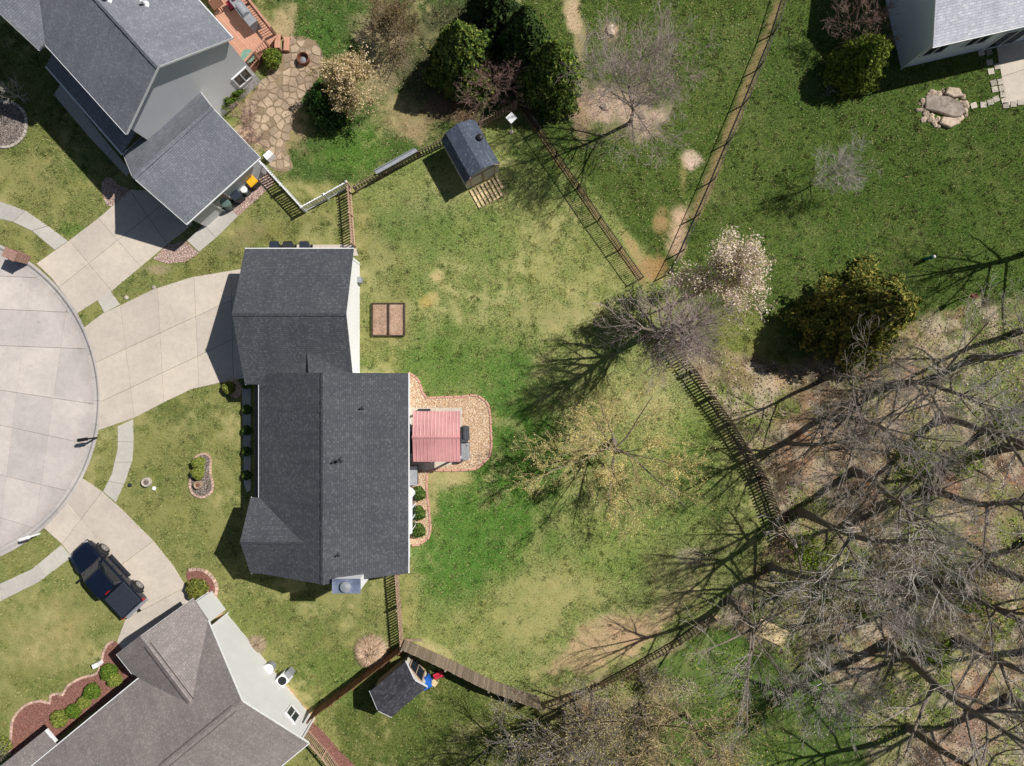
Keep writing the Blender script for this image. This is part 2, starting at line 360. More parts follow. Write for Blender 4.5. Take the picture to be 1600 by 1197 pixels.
# ------------------------------------------------------------------ the ground: one sheet, its turf and soil colours by place
def vnoise(X, Y, sc, seed):
    rs = np.random.RandomState(seed); T = rs.rand(256, 256); u, v = X / sc + 1000, Y / sc + 1000
    i, j = np.floor(u).astype(int), np.floor(v).astype(int); fu, fv = u - i, v - j; fu = fu * fu * (3 - 2 * fu); fv = fv * fv * (3 - 2 * fv)
    g = lambda a, b: T[a & 255, b & 255]
    return (g(i, j) * (1 - fu) + g(i + 1, j) * fu) * (1 - fv) + (g(i, j + 1) * (1 - fu) + g(i + 1, j + 1) * fu) * fv
def fbm(X, Y, sc, seed, o=4):
    return sum(vnoise(X, Y, sc / 2 ** k, seed + k) * .5 ** k for k in range(o)) / sum(.5 ** k for k in range(o))
def inpoly(X, Y, poly):
    m = np.zeros(X.shape, bool); n = len(poly)
    for i in range(n):
        (x1, y1), (x2, y2) = poly[i], poly[(i + 1) % n]
        if y1 == y2: continue
        m ^= ((y1 > Y) != (y2 > Y)) & (X < (x2 - x1) * (Y - y1) / (y2 - y1) + x1)
    return m
def soft(X, Y, poly, warp, seed, blur):
    acc = 0; wx = warp * (fbm(X, Y, 26, seed) - .5) * 2; wy = warp * (fbm(X, Y, 26, seed + 9) - .5) * 2
    for k in range(5):                             # jittered copies give a ragged, soft border
        a = k * 1.2566; acc = acc + inpoly(X + blur * math.cos(a) + wx, Y + blur * math.sin(a) + wy, poly)
    return acc / 5.0
ZONES = [  # polygon (photo px), sRGB colour, edge warp, blur
    ([(-400, -400), (840, -400), (820, 165), (690, 210), (550, 292), (480, 332), (405, 250), (300, 200), (200, 260), (-400, 420)], (112, 120, 62), 4, 2),
    ([(420, -60), (840, -60), (805, 160), (550, 290), (480, 330), (440, 250)], (82, 108, 46), 6, 4),
    ([(-400, 200), (555, 290), (640, 420), (640, 1500), (-400, 1500)], (134, 136, 76), 5, 4),
    ([(820, -400), (2400, -400), (2400, 470), (1600, 470), (1450, 500), (1330, 560), (1240, 595), (1130, 570), (1040, 425), (815, 165)], (86, 106, 42), 5, 4),
    ([(1050, 520), (1130, 545), (1240, 575), (1330, 540), (1450, 500), (1530, 470), (2400, 440), (2400, 1500), (1000, 1500), (860, 1100), (1010, 1030), (1130, 950), (1225, 830)], (126, 114, 94), 12, 8),
    ([(520, 1110), (640, 1030), (850, 1100), (900, 1240), (560, 1300)], (100, 112, 50), 8, 5),
    ([(1010, 1035), (1120, 970), (1240, 1040), (1340, 1080), (1370, 1240), (1080, 1260), (900, 1180)], (92, 116, 50), 14, 8),
]
BLOBS = [  # px, py, rx, ry, rot, colour, strength
    (790, 750, 110, 190, 15, (84, 124, 42), .95), (700, 570, 120, 60, 0, (96, 130, 50), .75), (720, 860, 90, 110, 0, (88, 128, 46), .85), (800, 600, 60, 60, 0, (92, 128, 52), .6),
    (660, 350, 70, 50, 20, (88, 120, 48), .55), (800, 430, 130, 80, 25, (126, 144, 72), .5), (900, 420, 90, 110, -35, (158, 156, 92), .65), (860, 490, 70, 30, 0, (172, 158, 108), .5),
    (690, 300, 80, 30, -30, (158, 158, 102), .5), (850, 230, 70, 50, 40, (86, 112, 44), .7), (900, 320, 40, 80, -35, (100, 128, 52), .5), (590, 430, 30, 60, 0, (150, 150, 96), .5),
    (830, 950, 130, 60, -20, (166, 158, 98), .7), (720, 980, 90, 40, 0, (140, 148, 76), .6), (950, 1000, 110, 40, -28, (190, 160, 122), .9), (890, 1030, 60, 22, -30, (186, 158, 118), .7), (1000, 980, 80, 26, -30, (186, 154, 120), .8),
    (960, 620, 100, 70, 0, (164, 164, 100), .55), (1040, 600, 60, 80, 20, (160, 160, 104), .55), (960, 850, 80, 60, 0, (124, 144, 62), .5), (1090, 800, 70, 60, 0, (122, 142, 66), .55), (1080, 700, 50, 60, 0, (110, 140, 50), .6),
    (690, 745, 35, 22, 0, (206, 180, 134), .6), (720, 748, 26, 14, 0, (196, 176, 120), .5), (675, 770, 10, 40, 0, (190, 166, 120), .5), (683, 432, 12, 8, 0, (196, 172, 116), .8), (668, 470, 16, 10, -40, (186, 156, 84), .7), (580, 585, 20, 12, 0, (176, 160, 120), .5),
    (745, 300, 40, 20, 40, (180, 176, 108), .45), (640, 940, 16, 60, 0, (160, 154, 92), .5), (680, 1015, 50, 12, 22, (196, 178, 128), .6),
    (480, 60, 60, 40, 0, (84, 118, 46), .7), (440, 45, 20, 40, 30, (186, 160, 124), .7), (600, 60, 50, 60, 30, (168, 148, 116), .9), (640, 190, 60, 40, 20, (164, 142, 104), .85), (560, 230, 60, 40, -20, (92, 128, 46), .8), (600, 110, 30, 70, 20, (160, 140, 108), .8),
    (430, 190, 60, 50, 30, (176, 146, 112), .8), (395, 210, 30, 40, 40, (186, 152, 136), .8), (690, 70, 90, 120, 0, (84, 76, 60), .7), (740, 150, 90, 34, -28, (120, 92, 74), .8), (830, 120, 40, 80, 0, (96, 76, 62), .8),
    (895, 20, 16, 40, 0, (206, 176, 142), .85), (905, 70, 12, 60, 0, (186, 160, 126), .6), (955, 50, 12, 16, 0, (214, 178, 150), .8), (960, 170, 70, 45, 0, (186, 158, 138), .95), (1000, 190, 40, 32, 0, (190, 164, 144), .9), (910, 180, 16, 70, 0, (168, 134, 114), .7),
    (1082, 250, 15, 15, 0, (206, 178, 158), 1.0), (1062, 360, 18, 42, 12, (206, 172, 140), 1.0), (1035, 350, 14, 20, 0, (176, 140, 96), .8), (1020, 420, 22, 22, 0, (176, 126, 84), .7), (990, 390, 10, 50, -32, (186, 150, 108), .6), (1068, 280, 6, 30, 0, (170, 150, 96), .5),
    (1150, 520, 70, 60, 30, (148, 146, 76), .6), (1110, 490, 40, 40, 0, (124, 134, 60), .5), (1300, 520, 50, 40, 0, (96, 108, 50), .5), (1450, 250, 200, 160, 0, (72, 96, 34), .6), (1250, 120, 120, 90, 0, (76, 100, 40), .5), (1520, 430, 90, 60, 0, (82, 108, 40), .5), (1280, 400, 100, 60, 0, (84, 110, 42), .5),
    (1260, 870, 60, 50, 0, (96, 106, 46), .55), (1480, 880, 60, 50, 0, (106, 126, 44), .6), (1560, 990, 50, 50, 0, (116, 130, 54), .55), (1430, 710, 40, 30, 0, (100, 116, 40), .6), (1560, 690, 60, 40, 0, (112, 124, 56), .4), (1290, 960, 60, 40, 0, (128, 126, 74), .5), (1220, 920, 60, 40, 20, (132, 132, 72), .5),
    (1400, 630, 90, 40, 0, (178, 150, 120), .6), (1350, 690, 80, 50, 0, (176, 146, 112), .6), (1250, 640, 60, 60, 0, (158, 122, 90), .6), (1230, 720, 40, 50, 30, (188, 142, 112), .7), (1470, 1060, 50, 60, 0, (168, 132, 108), .6), (1400, 1000, 50, 30, 20, (190, 158, 128), .6), (1530, 1150, 80, 50, 0, (164, 128, 110), .6), (1540, 820, 60, 40, 0, (158, 120, 98), .6), (1420, 830, 60, 40, 0, (150, 112, 88), .5),
    (1180, 600, 50, 60, 40, (140, 124, 74), .6), (1210, 560, 30, 30, 0, (110, 112, 50), .5), (1060, 900, 60, 50, 0, (132, 126, 84), .5), (1080, 870, 24, 14, 0, (190, 172, 150), .5), (1050, 1080, 60, 20, 10, (166, 154, 120), .4), (960, 1110, 120, 60, 0, (136, 122, 88), .85), (1390, 890, 150, 40, 0, (104, 118, 50), .6), (860, 1160, 70, 50, 0, (112, 112, 64), .5),
    (100, 200, 120, 80, 0, (114, 122, 60), .6), (120, 260, 40, 30, 0, (96, 126, 52), .6), (108, 360, 20, 12, 0, (96, 128, 50), .8), (60, 270, 60, 30, 0, (146, 138, 86), .6), (265, 640, 40, 22, 30, (86, 108, 46), .7), (290, 660, 16, 24, 0, (84, 106, 48), .6), (300, 700, 90, 90, 0, (122, 126, 66), .5),
    (80, 1000, 90, 70, -30, (156, 146, 92), .7), (60, 1060, 60, 30, 0, (118, 124, 62), .5), (160, 1010, 30, 40, 0, (100, 118, 56), .5), (470, 950, 100, 90, 0, (114, 124, 62), .7), (420, 930, 60, 40, 0, (122, 128, 68), .5), (520, 1050, 80, 60, 0, (104, 124, 54), .8), (560, 930, 60, 30, 0, (150, 146, 90), .5),
    (400, 1010, 20, 20, 0, (190, 164, 132), .5), (360, 985, 8, 50, -35, (206, 164, 116), .9), (450, 1085, 14, 70, -38, (210, 170, 122), .9), (400, 1040, 10, 30, -30, (196, 156, 108), .8), (245, 420, 24, 10, 0, (166, 146, 118), .7), (440, 360, 90, 14, -12, (120, 118, 62), .6), (500, 350, 60, 30, 0, (128, 130, 74), .5), (330, 410, 60, 20, -15, (112, 116, 56), .5), (380, 370, 40, 16, -35, (146, 128, 98), .4),
]
BLOBS += [(818 + 182 * f, 172 + 262 * f, 7, 22, -34, (146, 118, 82), .7) for f in np.linspace(0, 1, 14)] + [(1216 - 126 * f, 10 + 320 * f, 9, 26, 22, (158, 134, 92), .75) for f in np.linspace(0, 1, 14)]
FLAT = []        # polygons (photo px) where no grass grows
def paint(X, Y):
    C = np.zeros(X.shape + (3,)); C[:] = L8((136, 146, 80))
    for k, (poly, col, warp, blur) in enumerate(ZONES):
        w = soft(X, Y, poly, warp, 30 + 20 * k, blur)[..., None]; C = C * (1 - w) + np.array(L8(col)) * w
    n = fbm(X, Y, 40, 5, 5); n2 = fbm(X, Y, 14, 77, 4)
    for (px, py, rx, ry, rot, col, st) in BLOBS:
        a = math.radians(rot); u = (X - px) * math.cos(a) + (Y - py) * math.sin(a); v = -(X - px) * math.sin(a) + (Y - py) * math.cos(a)
        d = np.sqrt((u / rx) ** 2 + (v / ry) ** 2) + (n - .5) * .9 + (n2 - .5) * .9
        w = (np.clip((1.15 - d) / .6, 0, 1) * st)[..., None]; C = C * (1 - w) + np.array(L8(col)) * w
    m = fbm(X, Y, 60, 201, 5)[..., None]; m2 = fbm(X, Y, 11, 301, 4)[..., None]
    straw = np.clip((m - .52) * 5, 0, 1) * np.clip((m2 - .42) * 5, 0, 1) * .45
    lush = ((ZL := inpoly(X, Y, ZONES[3][0])) * .8)[..., None]; straw = straw * (1 - lush)
    C = C * (1 - straw) + np.array(L8((186, 174, 118))) * straw
    wd_ = soft(X, Y, ZONES[4][0], 12, 110, 8)[..., None] * .8 * (1 - soft(X, Y, ZONES[6][0], 14, 150, 8)[..., None])
    for sd, sc, col, lo in ((501, 55, (190, 160, 124), .54), (521, 34, (150, 110, 82), .56), (541, 80, (112, 126, 60), .485), (601, 40, (142, 144, 84), .52), (561, 28, (78, 68, 58), .55), (581, 18, (186, 168, 142), .57)):
        w = np.clip((fbm(X, Y, sc, sd, 5)[..., None] - lo) * 9, 0, 1) * wd_; C = C * (1 - w) + np.array(L8(col)) * w
    m3 = fbm(X, Y, 24, 351, 4)[..., None]; yl = np.clip((m3 - .5) * 4, 0, 1) * .3 * (1 - lush); C = C * (1 - yl) + C * np.array((1.35, 1.16, 1.25)) * yl; gn = np.clip((.48 - m3) * 5, 0, 1) * .4; C = C * (1 - gn) + C * np.array((.66, .84, .6)) * gn
    dk = np.clip((.42 - m2) * 6, 0, 1) * .4; C = C * (1 - dk) + C * np.array((.62, .78, .5)) * dk
    g = C.mean(-1, keepdims=True); C = g + (C - g) * .89
    st = np.exp(-(((X - 730) / 110) ** 2 + ((Y - 850) / 110) ** 2)) * .1 * np.sin((X * .93 + Y * .36) / 5.2 + fbm(X, Y, 50, 777) * 5); C = C * (1 + st[..., None])
    return C * .92
xs = np.concatenate([[-6000, -2500, -900, -300], np.arange(-80, 1681, 4), [1900, 2500, 4000, 8000]]).astype(float)
ys = np.concatenate([[-6000, -2500, -900, -300], np.arange(-80, 1281, 4), [1500, 2200, 4000, 8000]]).astype(float)
GX, GY = np.meshgrid(xs, ys); gcol = paint(GX, GY)
RCX, RCY, RR = -109.0, 626.0, 262.0
inroad = (GX - RCX) ** 2 + (GY - RCY) ** 2 < (RR + 1) ** 2
gz = (fbm(GX, GY, 90, 400, 3) - .5) * .02 - .004; gz[inroad] = -.32
V = np.stack([(GX - CX) / S, (CY - GY) / S, gz], -1).reshape(-1, 3); nx = len(xs)
ii = np.arange(len(ys) - 1)[:, None] * nx + np.arange(nx - 1)[None]; F = np.stack([ii, ii + nx, ii + nx + 1, ii + 1], -1).reshape(-1, 4)
place("ground", np_mesh("ground", V, F, M_ground, gcol.reshape(-1, 3)), (0, 0, 0))["kind"] = "structure"

# ------------------------------------------------------------------ road, driveways, walks (slab by slab)
def slabs(name, polys, z0, z1, M, gap=.008, joint=True, outline=None):
    root = MB().prism(outline, z0 - .05, z0 + (z1 - z0) * .55).build(name, M_joint); root["kind"] = "structure"
    for p in polys:
        n = len(p)
        if sum(p[i][0] * p[(i + 1) % n][1] - p[(i + 1) % n][0] * p[i][1] for i in range(n)) < 0: p = p[::-1]
        q = inset(p, gap)
        if area(q) > .02: MB().prism(q, z0 + .002, z1 + R0.uniform(-.003, .003), .008).build("slab", M, root)
    return root
circ = [(RCX + (RR - 8) * math.cos(a), RCY + (RR - 8) * math.sin(a)) for a in np.linspace(0, 2 * math.pi, 97)[:-1]]
polys = [PX(circ)]
for a, b in [((46, 430), (8, 740)), ((101, 485), (52, 825)), ((0, 431), (60, 434)), ((0, 483), (110, 488)), ((0, 540), (135, 545)), ((0, 610), (153, 633)), ((0, 665), (130, 693)), ((0, 743), (105, 768)), ((0, 810), (48, 825)),
             ((-40, 400), (-70, 850)), ((-130, 400), (-160, 850)), ((-220, 400), (-250, 850))]:
    polys = split(polys, G(*a).xy, G(*b).xy)
slabs("road", polys, -.25, -.11, M_road, outline=PX(circ))
kerb = thing("kerb", None, None, G(RCX, RCY)); kerb["kind"] = "structure"
NK = 44
for i in range(NK):
    a0, a1 = 2 * math.pi * (i + .004) / NK, 2 * math.pi * (i + .996) / NK
    b = MB(); prof = [(RR - 8, -.3), (RR - 8, -.105), (RR - 3, -.09), (RR + 1, .02), (RR + 5, .025), (RR + 5, -.3)]; vs = []
    for a in np.linspace(a0, a1, 5):
        for r, z in prof: q = G(RCX + r * math.cos(a), RCY + r * math.sin(a)); vs.append((q.x, q.y, z))
    m = len(prof); fs = [(k * m + j, k * m + (j + 1) % m, (k + 1) * m + (j + 1) % m, (k + 1) * m + j) for k in range(4) for j in range(m)] + [tuple(range(m)), tuple(range(5 * m - 1, 4 * m - 1, -1))]
    b.add(vs, fs).build("kerb_stone", M_kerb, kerb)
def paved(name, poly, cuts, M, z1=.03):
    FLAT.append(poly); w = [PX(poly)]
    for a, b in cuts: w = split(w, G(*a).xy, G(*b).xy)
    return slabs(name, w, -.1, z1, M, outline=PX(poly))
paved("driveway", [(57, 412), (108, 376), (160, 336), (205, 296), (260, 300), (302, 350), (262, 382), (175, 455), (121, 490), (101, 461), (80, 434)],
      [((108, 376), (175, 455)), ((156, 344), (221, 418)), ((205, 300), (262, 382)), ((92, 449), (235, 335))], M_drive)
paved("driveway", [(131, 512), (160, 490), (188, 477), (240, 452), (300, 433), (385, 419), (425, 419), (425, 588), (375, 592), (345, 598), (300, 608), (258, 628), (210, 653), (153, 673), (157, 625), (150, 565)],
      [((188, 477), (210, 653)), ((246, 448), (256, 630)), ((303, 430), (311, 607)), ((361, 420), (365, 595)), ((151, 566), (425, 440)), ((155, 629), (425, 502))], M_drive)
paved("driveway", [(129, 747), (160, 768), (195, 800), (240, 845), (272, 885), (293, 920), (303, 945), (190, 1035), (178, 1015), (196, 968), (165, 935), (120, 880), (97, 850), (69, 825), (102, 790)],
      [((97, 850), (160, 768)), ((147, 915), (240, 845)), ((196, 968), (293, 915)), ((110, 790), (250, 960))], M_drive)
paved("sidewalk", [(-40, 305), (0, 315), (40, 329), (75, 353), (107, 377), (86, 391), (50, 361), (20, 347), (-40, 333)], [((40, 329), (20, 347)), ((75, 353), (50, 361)), ((0, 310), (-12, 345))], M_walk)
paved("sidewalk", [(152, 468), (173, 455), (188, 476), (163, 489)], [], M_walk)
paved("sidewalk", [(184, 666), (208, 655), (209, 690), (207, 720), (195, 755), (181, 785), (161, 768), (175, 740), (184, 700)], [((184, 690), (210, 691)), ((180, 722), (208, 722)), ((168, 752), (197, 757))], M_walk)
paved("sidewalk", [(-40, 925), (0, 912), (50, 889), (96, 851), (112, 871), (60, 910), (0, 940), (-40, 953)], [((0, 910), (3, 942)), ((27, 899), (38, 925)), ((58, 882), (74, 903)), ((80, 862), (96, 886))], M_walk)
paved("garden_path", [(292, 376), (311, 394), (340, 370), (372, 338), (356, 322), (325, 345)], [((318, 350), (338, 374))], M_walk)
paved("garden_path", [(378, 606), (392, 606), (392, 765), (386, 770), (381, 755), (380, 680)], [((378, 645), (394, 645)), ((378, 690), (394, 690)), ((378, 730), (394, 730))], M_walk)
paved("garden_path", [(412, 389), (430, 382.5), (546, 382), (556, 384), (560, 400), (412, 402)], [((450, 380), (450, 404)), ((500, 380), (500, 404))], M_drive)
paved("garden_path", [(96, 130), (104, 140), (150, 200), (205, 268), (198, 276), (140, 215), (84, 148)], [((140, 190), (125, 205)), ((175, 235), (165, 246))], M_walk)
paved("patio", [(1556, 70), (1640, 40), (1640, 152), (1600, 160), (1572, 166)], [((1566, 120), (1640, 95))], M_drive)
paved("patio", [(640, 637), (722, 637), (722, 722), (668, 735), (640, 735)], [((680, 630), (680, 740)), ((640, 680), (725, 680))], M_drive, .05)

def bed(name, poly, M, z=.035, smooth=5, edge=None, M_e=None, size=.2, skip=None, n_=None):
    """planting bed: filled sheet with an optional row of edging stones"""
    P = catmull(poly, smooth) if smooth else poly; FLAT.append(P)
    root = MB().prism(PX(P), -.08, z).build(name, M); root["kind"] = "structure"
    A = np.array(PX(P)); rg = np.random.RandomState(len(A)); ar = area(PX(P)); n = int(ar * 420)
    x, y = rg.uniform(A[:, 0].min(), A[:, 0].max(), n * 3), rg.uniform(A[:, 1].min(), A[:, 1].max(), n * 3); k = inpoly(x, y, [tuple(q) for q in A]); x, y = x[k], y[k]; C = np.stack([x, y, np.full(len(x), z + .012)], -1) - np.array([[*WL[root]]])
    tone = {M_gravel: [(226, 200, 168), (196, 160, 124), (236, 220, 200), (168, 132, 102)], M_pink: [(206, 176, 164), (166, 134, 122), (220, 206, 194), (130, 106, 98)], M_mulch: [(150, 138, 130), (96, 86, 80), (176, 164, 154), (70, 62, 58)], M_redm: [(164, 118, 104), (126, 84, 74), (150, 100, 88), (106, 72, 62)]}[M]
    V, F = cards(C, .05, rg, np.tile(np.array([[0, 0, 1.]]), (len(C), 1)), 1.3, .7); cl = np.array([L8(q) for q in tone])[rg.randint(0, 4, len(C))]
    place("pebbles" if M in (M_gravel, M_pink) else "mulch_chips", np_mesh("pebbles", V, F, M_litter, np.repeat(cl, 4, 0)), WL[root], root)["kind"] = "stuff"
    if edge:
        W = PX(P); per = [math.dist(W[i], W[(i + 1) % len(W)]) for i in range(len(W))]; tot = sum(per); n = int(tot / size); i = 0; acc = 0
        me = None
        for k in range(n):
            d = (k + .5) * tot / n
            while acc + per[i] < d: acc += per[i]; i += 1
            f = (d - acc) / per[i]; a, b = W[i], W[(i + 1) % len(W)]; x, y = a[0] + (b[0] - a[0]) * f, a[1] + (b[1] - a[1]) * f
            if skip and skip(x * S + CX, CY - y * S): continue
            if me is None:
                q = MB().prism([(-size * .46, -edge / 2), (size * .46, -edge / 2), (size * .46, edge / 2), (-size * .46, edge / 2)], -.05, z + .06, .015); me = q.mesh("edging_stone", M_e)
            place("edging_stone", me, (x, y, R0.uniform(-.01, .01)), root, math.atan2(b[1] - a[1], b[0] - a[0]) + R0.uniform(-.08, .08))
    return root
bed("mulch_bed", [(42, 190), (38, 212), (22, 227), (0, 230), (-25, 222), (-35, 195), (-25, 168), (0, 158), (22, 162), (37, 174)], M_mulch, edge=.16, M_e=M_estone, size=.24)
bed("mulch_bed", [(318, 709), (329, 716), (329, 738), (333, 758), (329, 771), (315, 777), (301, 770), (297, 754), (303, 735), (304, 717)], M_mulch, edge=.13, M_e=M_edge, size=.19)
bed("gravel_bed", [(638, 587), (648, 588), (655, 597), (660, 611), (668, 621), (690, 620.5), (715, 620), (740, 618), (755, 624), (764, 637), (767, 670), (767, 705), (757, 722), (740, 733), (710, 735), (683, 735), (669, 739), (667, 765), (671, 800), (672, 832), (661, 847), (641, 850), (630, 820), (630, 620)], M_gravel, .025, 4, .12, M_curb, .5, skip=lambda x, y: x < 640)
bed("gravel_bed", [(240, 405), (262, 383), (290, 377), (311, 396), (290, 409), (262, 412)], M_pink, .02, 0)
bed("gravel_bed", [(160, 285), (172, 278), (186, 290), (203, 298), (186, 318), (170, 322), (161, 305)], M_pink, .02, 4)
bed("gravel_bed", [(352, 322), (372, 338), (425, 290), (432, 275), (410, 262), (404, 280)], M_pink, .02, 0)
bed("mulch_bed", [(183, 1003), (200, 1030), (215, 1060), (140, 1115), (60, 1175), (20, 1190), (18, 1150), (22, 1122), (40, 1102), (62, 1095), (78, 1098), (80, 1087), (92, 1083), (98, 1086), (108, 1070), (130, 1058), (150, 1053), (158, 1040), (162, 1020), (170, 1006)], M_redm, .03, 3, .15, M_edge, .22, skip=lambda x, y: y > 1000 + (215 - x) * .75 + 30 or x > 178)
bed("mulch_bed", [(291, 896), (300, 890), (318, 891), (333, 903), (339, 920), (333, 940), (315, 950), (300, 938), (296, 915)], M_redm, .03, 4, .2, M_edge, .24, skip=lambda x, y: x < 297 or y > 938)
bed("mulch_bed", [(486, 1128), (500, 1138), (530, 1172), (556, 1197), (560, 1215), (540, 1215), (505, 1165), (482, 1140)], M_redm, .03, 0)
bed("mulch_bed", [(368, 592), (378, 606), (372, 622), (360, 618), (350, 606), (352, 596)], M_gravel, .03, 4)
# raised garden frame
t = thing("raised_garden_bed", "twin raised garden bed of dark timber frames with dry soil", "garden bed", G(607, 500)); FLAT.append([(582, 474), (633, 474), (633, 525), (582, 525)])
for x0, x1 in ((582.5, 606.5), (608, 632.5)):
    MB().prism(PX([(x0 + 1, 476), (x1 - 1, 476), (x1 - 1, 524), (x0 + 1, 524)]), 0, .14).build("soil", M_soil, t)
M_dkwood = mat("dark_timber", (84, 70, 60), (58, 48, 42), 10, .9, .4, piece=.15)
for a, b in (((582, 474.5), (633, 474.5)), ((582, 524.5), (633, 524.5)), ((582.5, 476), (582.5, 523)), ((607.3, 476), (607.3, 523)), ((632.5, 476), (632.5, 523))):
    MB().beam(G(*a) + Vector((0, 0, .12)), G(*b) + Vector((0, 0, .12)), .06, .24).build("board", M_dkwood, t)

# ------------------------------------------------------------------ houses
def V2(a): return Vector((a[0], a[1], 0))
def plane(parent, pts, M, t=.12, name="roof"):
    return MB().slab(pts, t).build(name, M, parent, uv=True)
def gable(parent, O, d, L, s, W, ze, zr, M, Mw, ov=.3, ovr=.25, gut=(1, 1), rake=(1, 1), wall=True, ridge=True, Mr=None, zw=0.0, prot=.012, planes=True):
    """gabled volume: O roof corner, d along the ridge, s across; ze eave and zr ridge height"""
    O, d, s = V2(O), V2(d).normalized(), V2(s).normalized(); z = lambda h: Vector((0, 0, h)); sl = (zr - ze) / (W / 2)
    A, B, C, D = O + z(ze), O + d * L + z(ze), O + s * W + d * L + z(ze), O + s * W + z(ze); E, Fp = O + s * W / 2 + z(zr), O + s * W / 2 + d * L + z(zr)
    r1 = r2 = None
    if planes: r1 = plane(parent, [A, B, Fp, E], M); r2 = plane(parent, [D, E, Fp, C], M)
    if ridge:
        cap = MB()
        n = max(2, int(L / .3))
        for k in range(n):                          # overlapping ridge shingles
            p, q = E + d * (L * k / n), E + d * (L * (k + 1.12) / n)
            if k == n - 1: q = Fp
            h = .04 + .012 * (k % 2)
            cap.slab([p - s * .14 + z(h - .14 * sl), q - s * .14 + z(h - .14 * sl + .01), q + z(h + .01), p + z(h)], .03).slab([p + s * .14 + z(h - .14 * sl), p + z(h), q + z(h + .01), q + s * .14 + z(h - .14 * sl + .01)], .03)
        cap.build("ridge_cap", Mr or M, r1, uv=True)
    for k, (a, b, o) in enumerate(((A, B, -s), (D, C, s))):
        if gut[k]: MB().beam(a + o * .028 - z(.085), b + o * .028 - z(.085), .055, .1).build("gutter", M_white, parent)
    for k, (a, e, c, o) in enumerate(((A, E, D, -d), (B, Fp, C, d))):
        if rake[k]:
            for p, q in ((a, e), (c, e)): MB().beam(p + o * (prot - .015) - z(.09), q + o * (prot - .015) - z(.09), .03, .14).build("rake_board", M_white, parent)
    if wall:
        a, b, c, e = [q.xy for q in (O + s * ov + d * ovr, O + s * ov + d * (L - ovr), O + s * (W - ov) + d * (L - ovr), O + s * (W - ov) + d * ovr)]
        h1, h2 = ze + ov * sl - .15, zr - .17; m1 = (O + s * W / 2 + d * ovr).xy; m2 = (O + s * W / 2 + d * (L - ovr)).xy
        vs = [(*q, zw) for q in (a, b, c, e)] + [(*q, h1) for q in (a, b, c, e)] + [(*m1, h2), (*m2, h2)]
        MB().add(vs, [(0, 1, 5, 4), (2, 3, 7, 6), (3, 0, 4, 8, 7), (1, 2, 6, 9, 5), (3, 2, 1, 0)]).build("wall", Mw, parent)
    return dict(A=A, B=B, C=C, D=D, E=E, F=Fp, sl=sl, r1=r1, r2=r2)
def window(parent, c, along, out, w, h, panes=2, name="window", Mf=None):
    """framed window on a wall; c centre point on the wall, along horizontal direction, out outward normal"""
    c, a, o = Vector(c), V2(along).normalized(), V2(out).normalized(); up = Vector((0, 0, 1)); fr = MB()
    for u, v, sx, sy in ((0, h / 2, w + .12, .08), (0, -h / 2, w + .12, .08), (-w / 2, 0, .08, h), (w / 2, 0, .08, h)) + (((0, 0, .06, h),) if panes == 2 else ()):
        p = c + a * u + up * v + o * .03; fr.box(p, (sx, .07, sy), dirx=a)
    f = fr.build(name, Mf or M_white, parent)
    n = panes
    for k in range(n):
        pw = (w - .08 * n) / n; p = c + a * ((k - (n - 1) / 2) * (w / n)) + o * .012
        MB().box(p, (pw, .03, h - .1), dirx=a).build("pane", M_glass, f)
def vent(parent, p, h=.35, r=.05, M=None):
    b = MB().tube(Vector(p) - Vector((0, 0, .1)), Vector(p) + Vector((0, 0, h)), r, n=10); b.lathe(Vector(p) - Vector((0, 0, .02)), [(r * 3, 0), (r * 2.4, .02), (r * 1.2, .06)], 10); return b.build("vent_pipe", M or M_dkgrey, parent)

# -- charcoal-roofed ranch in the middle
h1 = thing("house", "ranch house with charcoal shingle roof and white siding beside the red pavilion", "house", G(500, 700))
g1 = gable(h1, (-14.2, -10.68), (0, 1), 11.23, (1, 0), 8.38, 2.8, 5.05, M_roof1, M_side1, prot=-.03)
g2 = gable(h1, (-15.0, -.08), (1, 0), 6.1, (0, 1), 7.62, 2.8, 4.6, M_roof1, M_side1, gut=(0, 1), prot=-.03)
g3 = gable(h1, (-14.68, -10.71), (1, 0), 3.45, (0, 1), 4.28, 2.803, 4.33, M_roof1, M_side1, gut=(0, 0), rake=(1, 0), prot=-.03)
zg = lambda y: 2.8 + (y + .08) * (1.8 / 3.81)       # south slope of the garage roof
Aq, Bq, Cq = G(477, 548, 4.0), G(479, 584, 3.75), G(549, 583, 3.1)
plane(h1, [Vector((Aq.x, Aq.y, zg(Aq.y) + .03)), Vector((Bq.x, .5, zg(.5) + .3)), Vector((Cq.x, .5, zg(.5) + .06))], M_roof1, .3)
plane(h1, [(-14.62, -6.7, 2.28), (-14.1, -6.7, 2.55), (-14.1, .35, 2.55), (-14.62, .35, 2.28)], M_roof1, .1, "porch_roof")
for y in (-6.4, -4.3, -2.2, -.1): MB().box((-14.5, y, 1.1), (.12, .12, 2.2)).build("porch_post", M_white, h1)
for px, py, z in ((530, 719, 4.75), (521, 722, 4.9), (564, 638, 4.25), (527, 868, 4.8)):
    q = G(px, py, z); zz = 2.8 + (-5.82 - q.x) * g1['sl']; vent(h1, (q.x, q.y, zz), .3 if px != 530 else .45, .05 if px != 530 else .07)
ch = MB().box((-8.75, -10.72, 2.55), (1.36, .62, 5.1)).build("chimney", M_side1, h1)
cp = MB().box((-8.75, -10.73, 5.14), (1.5, .76, .07)).build("chimney_cap", M_bluecap, ch)
MB().lathe((-8.75, -10.73, 5.175), [(.2, 0), (.2, .14), (.28, .15), (.28, .19), (.02, .24)], 18).build("flue_cap", M_galv, ch)
bw = MB().prism([(-6.2, -6.05), (-5.72, -6.4), (-5.72, -8.45), (-6.2, -8.8)], .45, 2.35).build("bay_window", M_side1, h1)
